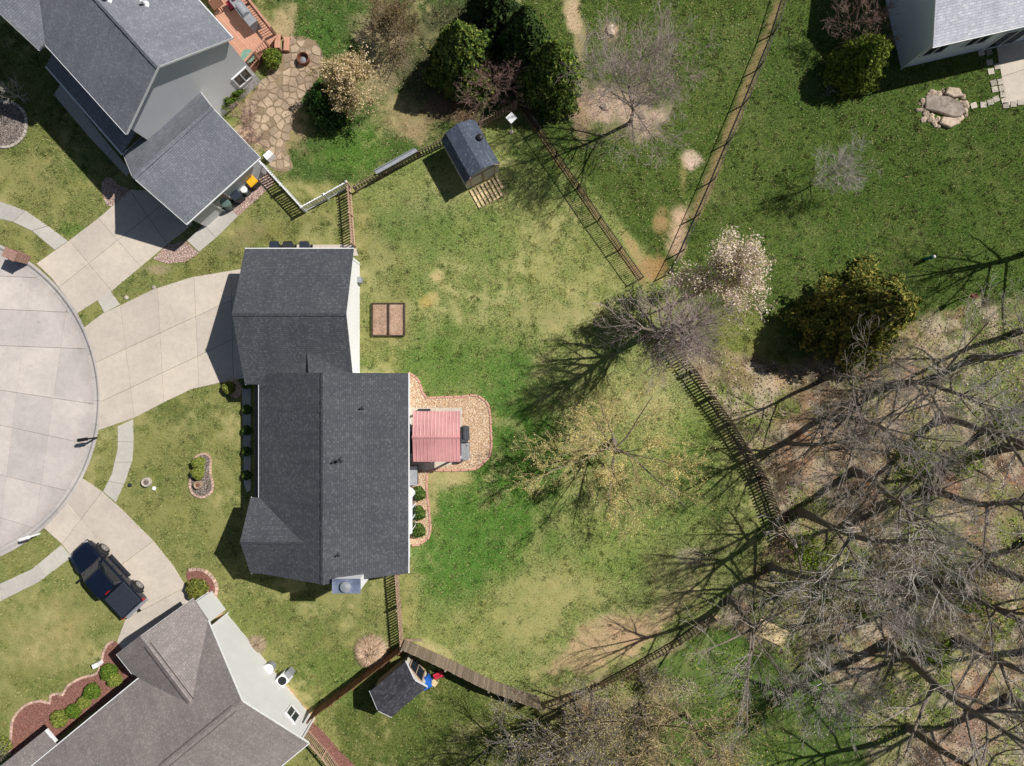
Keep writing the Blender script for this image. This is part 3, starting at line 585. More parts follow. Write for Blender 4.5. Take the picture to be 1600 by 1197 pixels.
for y0, y1 in ((-6.5, -7.1), (-7.15, -7.72), (-7.77, -8.38)): MB().box((-5.712, (y0 + y1) / 2, 1.45), (.03, abs(y1 - y0) - .08, 1.5)).build("pane", M_glass, bw)
MB().slab([(-6.2, -5.98, 2.5), (-5.66, -6.36, 2.38), (-5.66, -8.5, 2.38), (-6.2, -8.87, 2.5)], .07).build("bay_roof", M_white, bw)
window(h1, (-6.12, -3.0, 1.2), (0, 1), (1, 0), 1.8, 2.1, 2, "patio_door")
window(h1, (-14.75, 3.72, 1.1), (0, 1), (-1, 0), 4.6, 2.1, 2, "garage_door")
window(h1, (-13.92, -3.0, 1.1), (0, 1), (-1, 0), 1.0, 2.1, 1, "front_door"); window(h1, (-14.45, -8.6, 1.5), (0, 1), (-1, 0), 1.6, 1.3)
MB().tube((-9.16, 7.1, .0), (-9.16, 7.1, 2.7), .045).build("downspout", M_white, h1); MB().box((-9.02, 6.1, .55), (.28, .34, .5)).build("meter_box", M_grey, h1)

# -- two-storey house, blue-grey roof
dd, ss = (-.67, .742), (.742, .67)
h2 = thing("house", "two-storey house with blue-grey shingle roof and a red cedar deck", "house", G(230, 150))
L2 = 16.0; O2 = V2((-20.25, 13.08))
g4 = gable(h2, O2, dd, L2, ss, 7.52, 5.4, 7.65, M_roof2, M_side2)
tip = V2((-18.36, 8.95))
g5 = gable(h2, tip, ss, 5.63, dd, 5.27, 2.7, 5.0, M_roof2, M_side2, ovr=.3)
c60 = G(60, 78, 5.4); dv, sv = V2(dd).normalized(), V2(ss).normalized()
gable(h2, (c60.x, c60.y), sv, 4.2, dv, 4.6, 5.403, 7.1, M_roof2, M_side2, gut=(0, 0), rake=(1, 0))
pe = [G(191, 240, 2.65), G(72, 103, 2.65)]
plane(h2, [pe[0], pe[1], pe[1] + sv * 1.6 + Vector((0, 0, .7)), pe[0] + sv * 1.6 + Vector((0, 0, .7))], M_roof2, .1, "porch_roof")
MB().beam(pe[0] - sv * .05 - Vector((0, 0, .06)), pe[1] - sv * .05 - Vector((0, 0, .06)), .09, .1).build("gutter", M_white, h2)
for k in range(4):
    q = pe[0].lerp(pe[1], .05 + .3 * k) + sv * .15; MB().box((q.x, q.y, 1.28), (.13, .13, 2.56), dirx=sv).build("porch_post", M_white, h2)
wc = O2 + sv * 7.0 + dv * .24; window(h2, (O2 + sv * 6.55 + dv * .25) + Vector((0, 0, 1.7)), sv, -dv, 1.0, 1.1)
window(h2, tip + dv * 2.63 + sv * .28 + Vector((0, 0, 1.1)), dv, -sv, 4.2, 2.1, 2, "garage_door")
cut = tip + dv * 0 + sv * 5.3
window(h2, tip + sv * 2.2 + dv * .31 + Vector((0, 0, 1.05)), sv, -dv, .9, 2.05, 1, "side_door")
for f_, l_ in ((.35, 2.6), (.6, 4.2)): 
    q = g4['A'].lerp(g4['E'], f_) + dv * l_ * 2.0; 
for px, py, zz in ((222, 2, 7.0), (169, 1, 7.4)):
    q = G(px, py, zz); dist = (q - g4['D']).xy.dot((-sv).xy); vent(h2, (q.x, q.y, 5.4 + max(0, dist) * g4['sl']), .4, .07, M_white)

# -- taupe-roofed house, lower left
h3 = thing("house", "house with taupe shingle roof and tall pale gable wall behind the pickup", "house", G(250, 1130))
s3 = Vector((.635, -.773, 0)).normalized(); d3 = Vector((-.773, -.635, 0)).normalized()
O3 = V2((-17.06, -13.38))
g6 = gable(h3, O3, d3, 17.0, s3, 8.88, 2.8, 5.2, M_roof3, M_side3, ovr=.35)
wd = Vector((.806, .59, 0)).normalized(); wl = Vector((.59, -.806, 0)).normalized()
g7 = gable(h3, (-22.2, -15.23), wl, 1.9, wd, 5.3, 2.803, 4.35, M_roof3, M_side3, rake=(1, 0), gut=(0, 0), planes=False, ridge=False)
vL, vR, rE = G(206, 1053, 2.8), O3 + Vector((-.02, .03, 2.79)), G(303, 1105, 4.35); plane(h3, [g7['A'], vL, rE, g7['E']], M_roof3); plane(h3, [g7['D'], g7['E'], rE, vR], M_roof3); g7['F'] = rE
MB().beam(g7['A'] - wd * .028 - Vector((0, 0, .085)), vL - wd * .028 - Vector((0, 0, .085)), .055, .1).build("gutter", M_white, h3)
for a, b in ((g6['E'], g6['F']), (g7['E'], g7['E'].lerp(g7['F'], .97))):      # ridge vent lines
    dr = (b - a).normalized(); sd = Vector((-dr.y, dr.x, 0))
    for sg in (-1, 1): MB().beam(a + dr * .6 + sd * sg * .2 - Vector((0, 0, .06)), b + sd * sg * .2 - Vector((0, 0, .068)), .022, .05).build("ridge_vent", M_brown2, h3)
e1 = G(70, 1178, 2.8); e0 = G(75, 1140, 2.55)
q0 = G(72, 1140, 2.5); q1 = G(-60, 1245, 2.5)
plane(h3, [q0, q1, q1 + s3 * 1.7 + Vector((0, 0, .25)), q0 + s3 * 1.7 + Vector((0, 0, .25))], M_roof3, .1, "porch_roof")
MB().beam(q0 - d3 * .02, q0 + s3 * .9 - d3 * .02, .12, .16).build("rake_board", M_white, h3)
wallp = lambda u, z: O3 + s3 * u + d3 * .34 + Vector((0, 0, z))
window(h3, wallp(7.25, 1.5), s3, -d3, .8, 1.0); vent(h3, g6['E'].lerp(g6['D'], .65) + d3 * 4.2, .25, .06, M_white)
MB().tube(wallp(.33, 0) - d3 * .06, wallp(.33, 2.7) - d3 * .06, .05).build("downspout", M_white, h3); MB().tube(wallp(8.5, 0) - d3 * .06, wallp(8.5, 2.7) - d3 * .06, .05).build("downspout", M_white, h3)
window(h3, V2((-22.2, -15.23)) + wd * 2.65 + wl * .22 + Vector((0, 0, 1.1)), wd, -wl, 4.2, 2.1, 2, "garage_door")

# -- pale-roofed house, upper right
h4 = thing("house", "house with pale grey shingle roof and blue-grey siding by the rock pile", "house", G(1500, 60))
e4 = Vector((.974, .226, 0)).normalized(); n4 = Vector((-.226, .974, 0)).normalized(); c4 = G(1458, 73, 3.6)
g8 = gable(h4, (c4.x, c4.y), e4, 16, n4, 9.4, 3.6, 5.9, M_roof4, M_side4, ovr=.3, ov=.35)
for px, py in ((1468, 76), (1535, 60)):
    q = G(px, py, 2.3); u = (q - V2((c4.x, c4.y))).dot(e4); window(h4, V2((c4.x, c4.y)) + e4 * u + n4 * .345 + Vector((0, 0, 2.0)), e4, -n4, 1.3, 1.15, 2)
MB().tube(V2((c4.x, c4.y)) + e4 * .27 + n4 * .3, V2((c4.x, c4.y)) + e4 * .27 + n4 * .3 + Vector((0, 0, 3.4)), .05).build("downspout", M_white, h4)
window(h4, V2((c4.x, c4.y)) + e4 * 6.2 + n4 * .345 + Vector((0, 0, 1.1)), e4, -n4, 1.8, 2.1, 2, "patio_door")
FLAT += [[(395, 395), (560, 395), (560, 585), (635, 590), (635, 880), (400, 880)], [(205, 250), (300, 350), (405, 262), (340, 90), (250, -100), (0, -100), (90, 110)], [(185, 1030), (320, 930), (480, 1130), (400, 1300), (0, 1300), (20, 1190)], [(1402, 103), (1640, 50), (1640, -60), (1395, -60)]]

# ------------------------------------------------------------------ sheds and pavilion
def shed_dirs(a, b):
    d = (b - a); d.z = 0; d.normalize(); return d, Vector((-d.y, d.x, 0))
t = thing("garden_shed", "gambrel shed with slate blue roof beside the lawn ramp of pale slats", "shed", G(738, 248))
r, c = shed_dirs(G(719, 200, 2.4), G(755, 265, 2.4)); base = G(737.5, 251); base.z = 0       # r towards the door
Ls, Ws = 2.75, 2.2; prof = [(-Ws / 2 - .05, 1.55), (-Ws / 2 + .32, 2.2), (0, 2.58), (Ws / 2 - .32, 2.2), (Ws / 2 + .05, 1.55)]
for k in range(4):
    (y0, z0), (y1, z1) = prof[k], prof[k + 1]; p = lambda u, y, z: base + r * u + c * y + Vector((0, 0, z))
    plane(t, [p(-Ls / 2 - .08, y0, z0), p(Ls / 2 + .08, y0, z0), p(Ls / 2 + .08, y1, z1), p(-Ls / 2 - .08, y1, z1)], M_shed1, .05)
P2 = [(-Ws / 2, 0), (Ws / 2, 0), (Ws / 2, 1.55), (Ws / 2 - .34, 2.14), (0, 2.5), (-Ws / 2 + .34, 2.14), (-Ws / 2, 1.55)]
vs = [base + r * u + c * y + Vector((0, 0, z)) for u in (-Ls / 2, Ls / 2) for y, z in P2]
MB().add(vs, [tuple(range(7)), tuple(range(13, 6, -1))] + [(i, i + 7, (i + 1) % 7 + 7, (i + 1) % 7) for i in range(7)]).build("wall", M_cream, t)
for sgn in (-1, 1):
    dr = MB().box(base + r * (Ls / 2 + .02) + c * sgn * .42 + Vector((0, 0, .95)), (.04, .8, 1.7), dirx=r).build("door", M_cream, t)
    for u, v, sy, sz in ((0, .82, .8, .07), (0, -.82, .8, .07), (.37, 0, .07, 1.7), (-.37, 0, .07, 1.7)): MB().box(base + r * (Ls / 2 + .05) + c * (sgn * .42 + u) + Vector((0, 0, .95 + v)), (.03, sy, sz), dirx=r).build("door_trim", M_fenceT, dr)
for k in (0, 3):
    (y0, z0), (y1, z1) = prof[k], prof[k + 1]; MB().beam(base + r * (Ls / 2 + .1) + c * y0 + Vector((0, 0, z0 - .03)), base + r * (Ls / 2 + .1) + c * y1 + Vector((0, 0, z1 - .03)), .03, .1).build("rake_board", M_fenceT, t)
q = base - r * .25 + c * .78; MB().lathe(q + Vector((0, 0, 2.2)), [(.14, 0), (.14, .1), (.2, .13), (.17, .22), (.02, .26)], 14).build("roof_vent", M_black, t)
FLAT.append([(G_.x * S + CX, CY - G_.y * S) for G_ in [base + r * a * Ls / 2 + c * b * Ws / 2 for a, b in ((-1, -1), (1, -1), (1, 1), (-1, 1))]])
# slatted ramp of pale boards in front of the shed
t2 = thing("shed_ramp", "ramp of short pale pine slats in front of the gambrel shed", "ramp", base + r * 2.0)
rb = base + r * (Ls / 2 + .1)
for j in range(3):
    for i in range(8):
        if j == 2 and i > 6: continue
        MB().box(rb + r * (.24 + j * .42) + c * (-.95 + i * .25) + Vector((0, 0, .062)), (.37, .14, .035), dirx=r).build("slat", M_pallet, t2)
for u in (.08, .43, .85, 1.25): MB().box(rb + r * u + Vector((0, 0, .022)), (.07, 2.0, .044), dirx=r).build("bearer", M_grwood, t2)

t = thing("garden_shed", "gable shed with plain black roof and cream front by the wooden fence corner", "shed", G(622, 1082))
r, c = shed_dirs(G(595, 1101, 2.2), G(650, 1055, 2.2))
zE, zR = 1.85, 2.65; cA, cB, cC, cD = G(577, 1085, zE), G(633, 1031, zE), G(668, 1076, zE), G(612, 1117, zE)
Lr = ((cB - cA).length + (cC - cD).length) / 2; Wr = ((cD - cA).length + (cC - cB).length) / 2; ctr = (cA + cB + cC + cD) / 4
g9 = gable(t, (ctr - r * Lr / 2 - c * Wr / 2).xy, r, Lr, c, Wr, zE, zR, M_shed2, M_cream, ov=.12, ovr=.14, gut=(0, 0), ridge=False)
window(t, ctr + r * (Lr / 2 - .13) + Vector((0, 0, .95 - ctr.z)), c, r, 1.1, 1.6, 2, "door", M_fenceT)
FLAT.append([(q.x * S + CX, CY - q.y * S) for q in [ctr + r * a * Lr / 2 + c * b * Wr / 2 for a, b in ((-1, -1), (1, -1), (1, 1), (-1, 1))]])

t = thing("pavilion", "patio pavilion with faded red ribbed metal roof beside the charcoal-roofed house", "pavilion", G(682, 685))
zE, zR = 2.45, 2.85; pA, pB = G(645.5, 642.5, zE), G(719.5, 721.5, zE); x0, x1, y1, y0 = pA.x, pB.x, pA.y, pB.y; ym = G(680, 683, zR).y
NP = 13
for side, ye in ((1, y1), (-1, y0)):
    for k in range(NP):
        a, b = x0 + (x1 - x0) * k / NP, x0 + (x1 - x0) * (k + 1) / NP; m = MB(); w = b - a; pr = [(a + .004, 0), (a + .03, .03), (a + .06, 0), (b - .004, 0)]
        for (u0, h0), (u1, h1_) in zip(pr, pr[1:]):
            h0 *= .5; h1_ *= .5; m.slab([(u0, ye, zE + h0), (u1, ye, zE + h1_), (u1, ym, zR + h1_), (u0, ym, zR + h0)], .012)
        m.build("roof_panel", M_red, t)
MB().slab([(x0 - .01, ym - .09, zR + .01), (x1 + .01, ym - .09, zR + .01), (x1 + .01, ym, zR + .05), (x0 - .01, ym, zR + .05)], .012).slab([(x0 - .01, ym + .09, zR + .01), (x0 - .01, ym, zR + .05), (x1 + .01, ym, zR + .05), (x1 + .01, ym + .09, zR + .01)], .012).build("ridge_cap", M_red, t)
for x in (x0 + .1, x1 - .1):
    for y in (y0 + .12, y1 - .12): MB().box((x, y, zE / 2 - .03), (.1, .1, zE - .06)).build("post", M_white, t)
    MB().beam((x, y0 + .1, zE - .09), (x, y1 - .1, zE - .09), .08, .12).build("beam", M_white, t)
for y in (y0 + .05, y1 - .05): MB().beam((x0 + .05, y, zE - .06), (x1 - .05, y, zE - .06), .07, .1).build("beam", M_redtr, t)

# ------------------------------------------------------------------ fences, picket by picket
def fence(name, label, path, h, M, w=.09, th=.02, gap=.155, rails=(.25, .85), rail=(.04, .09), post=.1, pstep=2.4, cap=False, side=1, Mp=None, cat="fence", solid=False, topvar=.02, pointed=False):
    P = [G(*p) for p in path]; t = thing(name, label, cat, P[0]); rr = random.Random(len(label) * 7 + int(path[0][0]))
    if pointed: pm = MB().add([(-w / 2, -th / 2, 0), (w / 2, -th / 2, 0), (w / 2, th / 2, 0), (-w / 2, th / 2, 0), (-w / 2, -th / 2, h - w * .6), (w / 2, -th / 2, h - w * .6), (w / 2, th / 2, h - w * .6), (-w / 2, th / 2, h - w * .6), (0, -th / 2, h), (0, th / 2, h)],
                              [(3, 2, 1, 0), (0, 1, 5, 8, 4), (2, 3, 7, 9, 6), (1, 2, 6, 5), (3, 0, 4, 7), (5, 6, 9, 8), (7, 4, 8, 9)]).mesh("picket", M)
    else: pm = MB().box((0, 0, h / 2), (w, th, h)).mesh("picket", M)
    pb = MB().box((0, 0, (h + .06) / 2), (post, post, h + .06))
    if cap: pb.add([(-post * .62, -post * .62, h + .06), (post * .62, -post * .62, h + .06), (post * .62, post * .62, h + .06), (-post * .62, post * .62, h + .06), (0, 0, h + .06 + post * .7)], [(0, 1, 4), (1, 2, 4), (2, 3, 4), (3, 0, 4), (3, 2, 1, 0)])
    po = pb.mesh("post", Mp or M)
    for a, b in zip(P, P[1:]):
        d = b - a; Ln = d.length; d.normalize(); o = Vector((-d.y, d.x, 0)) * side; rz = math.atan2(d.y, d.x); n = max(2, round(Ln / gap))
        for k in range(n):
            q = a + d * (Ln * (k + .5) / n) + o * (th / 2 + rail[0] / 2)
            x = place("board" if solid else "picket", pm, (q.x, q.y, rr.uniform(-topvar, 0)), t, rz + rr.uniform(-.015, .015)); x.rotation_euler[0] = rr.uniform(-.01, .01)
        m = max(1, round(Ln / pstep))
        for k in range(m + (1 if b is P[-1] else 0)):
            q = a + d * (Ln * k / m); place("post", po, q, t, rz)
        for f in rails:
            for k in range(m):
                q0, q1 = a + d * (Ln * k / m + post / 2), a + d * (Ln * (k + 1) / m - post / 2); z = Vector((0, 0, h * f))
                MB().beam(q0 + z, q1 + z, rail[0], rail[1]).build("rail", M, t)
    return t
fence("picket_fence", "white picket fence from the bins around the grass corner", [(416, 262), (479, 331), (548, 293)], 1.15, M_white, .085, .03, .165, (.2, .97), (.05, .08), .12, 1.9, True, 1)
fence("picket_fence", "pale tan picket fence joining the white fence to the garage", [(549, 294), (556, 385)], 1.2, M_fenceT, .09, .02, .165, (.22, .85), (.05, .08), .1, 1.8, side=-1, topvar=.03)
fence("picket_fence", "grey brown picket fence running behind the gambrel shed", [(558, 300), (597, 277), (656, 246), (740, 206), (806, 171)], 1.2, M_grwood, .1, .02, .19, (.25, .8), (.04, .09), .1, 2.4, side=1)
MB().beam(G(587, 270, 1.24), G(651, 234.5, 1.24), .2, .05).beam(G(587, 273, .02), G(651, 237.5, .02), .05, .04).beam(G(588, 271, .6), G(650, 237, .6), .04, 1.25).build("long_panel", M_galv)
tag(bpy.context.scene.objects["long_panel"], "long pale metal panel propped along the grey brown fence", "panel")
fence("metal_fence", "thin black metal fence dividing the tan lawn from the deep green yard", [(812, 165), (868, 246), (935, 345), (1000, 437)], 1.15, M_black, .022, .022, .12, (.12, .95), (.04, .04), .06, 2.4, topvar=0)
t = fence("chain_link_fence", "black chain link fence along the bare strip in the green yard", [(1228, -20), (1205, 55), (1160, 165), (1110, 285), (1062, 395), (1045, 428)], 1.2, M_black, .012, .012, .6, (.06, .97), (.04, .04), .06, 2.6, topvar=0)
P = [G(*p) for p in [(1228, -20), (1205, 55), (1160, 165), (1110, 285), (1062, 395), (1045, 428)]]; mv = []; mf = []
for a, b in zip(P, P[1:]):                            # the wire mesh
    d = (b - a); Ln = d.length; d.normalize(); n = int(Ln / .11); o = Vector((-d.y, d.x, 0)) * .002; u = d * .006
    for sg in (1, -1):
        for k in range(-10, n):
            k0 = a + d * (k * .11); k1 = k0 + d * 1.1; z0, z1 = (.05, 1.15) if sg > 0 else (1.15, .05)
            f0 = max(0, -k * .11 / 1.1); f1 = min(1, (Ln - k * .11) / 1.1)
            if f1 <= f0: continue
            q0, q1 = k0.lerp(k1, f0) + Vector((0, 0, z0 + (z1 - z0) * f0)), k0.lerp(k1, f1) + Vector((0, 0, z0 + (z1 - z0) * f1)); i = len(mv)
            mv += [q0 - u, q0 + u, q1 + u, q1 - u]; mf.append((i, i + 1, i + 2, i + 3))
MB().add(mv, mf).build("wire_mesh", M_black, t)["kind"] = "stuff"
fence("picket_fence", "spaced brown picket fence between the lawn and the leaf strewn woods", [(1036, 520), (1082, 580), (1140, 662), (1190, 745), (1226, 842)], 1.25, M_fence, .1, .022, .19, (.25, .8), (.04, .09), .1, 2.4, side=-1)
fence("picket_fence", "grey picket fence half hidden by bare branches along the dirt patch", [(1112, 962), (1060, 998), (1000, 1032), (940, 1066), (848, 1098)], 1.0, M_grwood, .08, .022, .22, (.25, .8), (.04, .09), .1, 2.4, side=-1)
fence("privacy_fence", "solid grey plank fence running from the black shed towards the trees", [(634, 1000), (700, 1030), (765, 1062), (842, 1090)], 1.7, M_fence, .14, .022, .145, (.15, .5, .85), (.05, .09), .1, 2.2, side=1, solid=True, topvar=.05)
fence("privacy_fence", "solid red brown plank fence between taupe house and black shed", [(493, 1108), (562, 1057), (630, 1005)], 1.7, M_fenceR, .14, .022, .145, (.15, .5, .85), (.05, .09), .1, 2.2, side=1, solid=True, topvar=.02)
fence("picket_fence", "tan picket fence from the chimney side of the charcoal roof to black shed", [(621, 885), (630, 1003)], 1.25, M_fenceT, .09, .02, .165, (.22, .85), (.05, .08), .1, 1.9, side=1, topvar=.03)
fence("deck_railing", "cream railing with dark gaps beside the taupe house and red mulch", [(481, 1140), (510, 1172), (548, 1222)], 1.0, M_fenceT, .045, .03, .11, (.1, .97), (.09, .05), .09, 1.4, cat="railing", topvar=0)

# ------------------------------------------------------------------ deck of the two-storey house
ZD = .75
deck = thing("deck", "red cedar deck with plank boards behind the blue-grey roof", "deck", G(385, 60))
dp = [tuple(G(x, y, ZD).xy) for x, y in [(300, -60), (345, -60), (433, 56), (388, 112), (366, 93)]]
c0 = G(366, 93, ZD); FLAT.append([(300, -60), (345, -60), (433, 56), (388, 112), (366, 93)])
for k in range(-4, 34):
    a = c0 + sv * (k * .145 - .3); q = dp
    for sd, off in ((1, .004), (-1, .141)):
        x = a + sv * off; q = half(q, (x.x, x.y), (x.x + dv.x, x.y + dv.y), -sd) if len(q) >= 3 else q
    if len(q) >= 3 and area(q) > .02: MB().prism(q, ZD - .035, ZD + R0.uniform(-.002, .002)).build("deck_board", M_deck, deck)
MB().prism(inset(dp if area(dp) and sum(dp[i][0] * dp[(i + 1) % 5][1] - dp[(i + 1) % 5][0] * dp[i][1] for i in range(5)) > 0 else dp[::-1], .08), 0, ZD - .05).build("deck_frame", M_brown, deck)
def rail_run(a, b, n):
    A, B = G(*a, ZD), G(*b, ZD); d = (B - A).normalized(); up = Vector((0, 0, 1))
    MB().beam(A + up * .95, B + up * .95, .12, .04).build("handrail", M_deck, deck); MB().beam(A + up * .1, B + up * .1, .05, .06).build("bottom_rail", M_deck, deck)
    me = MB().box((0, 0, .42), (.035, .035, .84)).mesh("baluster", M_deck); po = MB().box((0, 0, .5), (.1, .1, 1.0)).mesh("rail_post", M_deck)
    for k in range(n): place("baluster", me, A.lerp(B, (k + .5) / n) + up * .1, deck, math.atan2(d.y, d.x))
    for k in (0, .5, 1): place("rail_post", po, A.lerp(B, k), deck, math.atan2(d.y, d.x))
rail_run((352, -45), (431, 54), 30); rail_run((421, 74), (389, 110), 12)
for k, (u, z) in enumerate(((.18, .5), (.5, .26))):
    a, b = G(431 + 8 + k * 12, 60 + k * 1), G(430 + 8 + k * 12, 81 + k * 1)
    for j in range(2): MB().beam(a + Vector((j * .17 - .1, 0, z)), b + Vector((j * .17 - .1, 0, z)), .16, .05).build("step_board", M_deck, deck)
    for e in (a, b): MB().box((e.x, e.y, z / 2 - .02), (.3, .05, z - .04)).build("step_riser", M_deck, deck)
# things on the deck
t = thing("gas_grill", "long covered grey grill standing on the cedar deck", "grill", G(390, 31, ZD)); dg_ = Vector((.62, -.78, 0)).normalized()
gc = G(388, 28, ZD); gb = MB()
for u, w_, h_ in ((0, .6, .9), (-.62, .55, .82), (.62, .55, .82)): gb.box(gc + dg_ * u + Vector((0, 0, h_ / 2)), (.66, w_, h_), dirx=dg_)
gb.build("cover", M_grey, t); MB().tube(gc - dg_ * .36 + Vector((0, 0, .93)), gc + dg_ * .36 + Vector((0, 0, .93)), .2, n=12).build("hood", M_galv, t)
t = thing("patio_chair", "deck chair with striped red cushion beside the covered grill", "chair", G(368, 14, ZD)); q = G(367, 12, ZD)
MB().box(q + Vector((0, 0, .4)), (.55, .55, .06), dirx=dg_).build("seat", M_dkgrey, t); MB().box(q + Vector((.18, .2, .7)), (.55, .1, .6), dirx=dg_).build("backrest", M_cush, t); MB().box(q + Vector((0, 0, .47)), (.5, .5, .08), dirx=dg_).build("cushion", M_cush, t)
for a, b in ((-1, -1), (1, -1), (1, 1), (-1, 1)): MB().box(q + Vector((a * .22, b * .22, .19)), (.04, .04, .38)).build("leg", M_black, t)
t = thing("side_table", "small brown table with open legs by the house wall on the deck", "table", G(340, 14, ZD)); q = G(342, 12, ZD)
MB().box(q + Vector((0, 0, .48)), (.62, .62, .05), dirx=dg_).build("table_top", M_brown, t)
for a, b in ((-1, -1), (1, -1), (1, 1), (-1, 1)): MB().box(q + Vector((a * .24, b * .24, .23)), (.05, .05, .46)).build("leg", M_brown, t)
t = thing("glass_table", "round green glass table at the corner of the cedar deck", "table", G(392, 96, ZD)); q = G(393, 95, ZD)
M_gglass = mat("green_glass_top", (130, 158, 140), (96, 130, 112), 4, .15, 0, piece=0, spec=.7)
MB().lathe(q + Vector((0, 0, .6)), [(.38, 0), (.4, .01), (.4, .025), (.38, .03)], 24).build("table_top", M_gglass, t); MB().lathe(q, [(.2, 0), (.05, .04), (.04, .58), (.1, .6)], 10).build("pedestal", M_black, t)

# flagstone patio, stone by stone
fp = [(448, 58), (492, 64), (507, 100), (492, 130), (474, 150), (458, 190), (446, 228), (458, 262), (430, 268), (414, 236), (398, 205), (378, 186), (384, 158), (418, 122), (438, 98)]
root = MB().prism(PX(catmull(fp, 4)), -.06, .012).build("flagstone_patio", M_moss); root["kind"] = "structure"; FLAT.append(fp)
rs = random.Random(4); pts = []
for i in range(375, 515, 12):
    for j in range(55, 275, 12): pts.append((i + rs.uniform(-5, 5), j + rs.uniform(-5, 5)))
for (x, y) in pts:
    if not inpoly(np.array([x]), np.array([y]), fp)[0] or (x - 475) ** 2 + (y - 92) ** 2 < 5 or rs.random() < .1: continue
    c = [(x - 14, y - 14), (x + 14, y - 14), (x + 14, y + 14), (x - 14, y + 14)]
    for (u, w_) in pts:
        if (u, w_) != (x, y) and abs(u - x) < 30 and abs(w_ - y) < 30:
            mx, my = (x + u) / 2, (y + w_) / 2; c = half(c, (mx, my), (mx - (w_ - y), my + (u - x)), 1) if len(c) >= 3 else c
            if len(c) >= 3 and not inpoly(np.array([x]), np.array([y]), c)[0]: pass
    if len(c) < 3: continue
    k = rs.uniform(.78, .9); cx_, cy_ = sum(p[0] for p in c) / len(c), sum(p[1] for p in c) / len(c)
    w_ = PX([(cx_ + (p[0] - cx_) * k + rs.uniform(-.6, .6), cy_ + (p[1] - cy_) * k + rs.uniform(-.6, .6)) for p in c])
    MB().prism(w_, -.03, rs.uniform(.03, .05), .01).build("flagstone", M_flag, root)

# ------------------------------------------------------------------ bins and small yard things
def bin_(px, py, M, Ml, label, rz=.7, h=1.0, group=None):
    t = thing("wheelie_bin", label, "bin", G(px, py), group); q = G(px, py); c, s_ = math.cos(rz), math.sin(rz); f = lambda x, y, z: (q.x + x * c - y * s_, q.y + x * s_ + y * c, z)
    vs = [f(x * k, y * k, z) for z, k in ((.05, .8), (h - .06, 1.0)) for x, y in ((-.25, -.28), (.25, -.28), (.25, .28), (-.25, .28))]
    MB().add(vs, [(3, 2, 1, 0), (4, 5, 6, 7), (0, 1, 5, 4), (1, 2, 6, 5), (2, 3, 7, 6), (3, 0, 4, 7)]).build("body", M, t)
    vs = [f(x, y, z) for x, y, z in ((-.29, -.33, h - .06), (.29, -.33, h - .06), (.29, .33, h - .06), (-.29, .33, h - .06), (-.25, -.29, h + .02), (.25, -.29, h + .02), (.25, .27, h + .05), (-.25, .27, h + .05))]
    l = MB().add(vs, [(3, 2, 1, 0), (4, 5, 6, 7), (0, 1, 5, 4), (1, 2, 6, 5), (2, 3, 7, 6), (3, 0, 4, 7)]).build("lid", Ml, t)
    MB().tube(f(-.24, .36, h - .08), f(.24, .36, h - .08), .02).build("handle", M, t)
    for sx in (-1, 1): MB().tube(f(sx * .27, .24, .1), f(sx * .21, .24, .1), .1, n=12).build("wheel", M_tyre, t)
RZ2 = math.atan2(sv.y, sv.x)
bin_(401, 289, M_dkgrey, M_yel, "wheelie bin with bright yellow lid beside the blue-grey garage", RZ2)
bin_(377, 311, M_navy, M_navy, "dark navy wheelie bin between grey drum and green barrel", RZ2)
t = thing("barrel", "green round barrel next to the dark navy wheelie bin", "barrel", G(361, 323)); MB().lathe(G(361, 323), [(.24, 0), (.27, .1), (.28, .45), (.27, .8), (.24, .86)], 18).build("body", M_green, t, True); MB().lathe(G(361, 323) + Vector((0, 0, .86)), [(.25, 0), (.25, .04), (.1, .06)], 18).build("lid", M_green, t)
t = thing("drum", "pale grey round drum between yellow lidded bin and navy bin", "drum", G(388, 301)); MB().lathe(G(388, 301), [(.2, 0), (.21, .5), (.2, .7)], 16).build("body", M_grey, t, True); MB().lathe(G(388, 301) + Vector((0, 0, .7)), [(.21, 0), (.2, .03), (.05, .05)], 16).build("lid", M_white, t)
bin_(436, 391, M_navy, M_navy, "blue grey bin behind the garage eave, one of the pair", 0, .95, "bins behind the garage")
bin_(482, 391, M_navy, M_navy, "blue grey bin behind the garage eave, one of the pair", 0, .95, "bins behind the garage")
bin_(457, 391, M_black, M_dkgrey, "black bin between two blue grey bins behind the garage", 0, .95)
bin_(668, 1058, M_blue, M_blue, "bright blue bin at the cream front of the black shed", .5, 1.0)
q = G(686, 1052); t = thing("toy_wagon", "small red plastic wagon by the plank fence and blue bin", "wagon", q)
MB().box(q + Vector((0, 0, .3)), (.6, .34, .06), .4).box(q + Vector((0, 0, .38)), (.62, .03, .12), .4).build("tray", M_rplast, t)
for a, b in ((-1, -1), (1, -1), (1, 1), (-1, 1)): MB().tube(q + Vector((a * .2, b * .14, .12)), q + Vector((a * .2, b * .19, .12)), .12, n=12).build("wheel", M_tyre, t)
q = G(677, 1066); MB().box(q + Vector((0, 0, .03)), (.5, .34, .06), -.6).build("paver", M_pallet); tag(bpy.context.scene.objects["paver"], "pale flat paver on the ground at the blue bin", "paver")
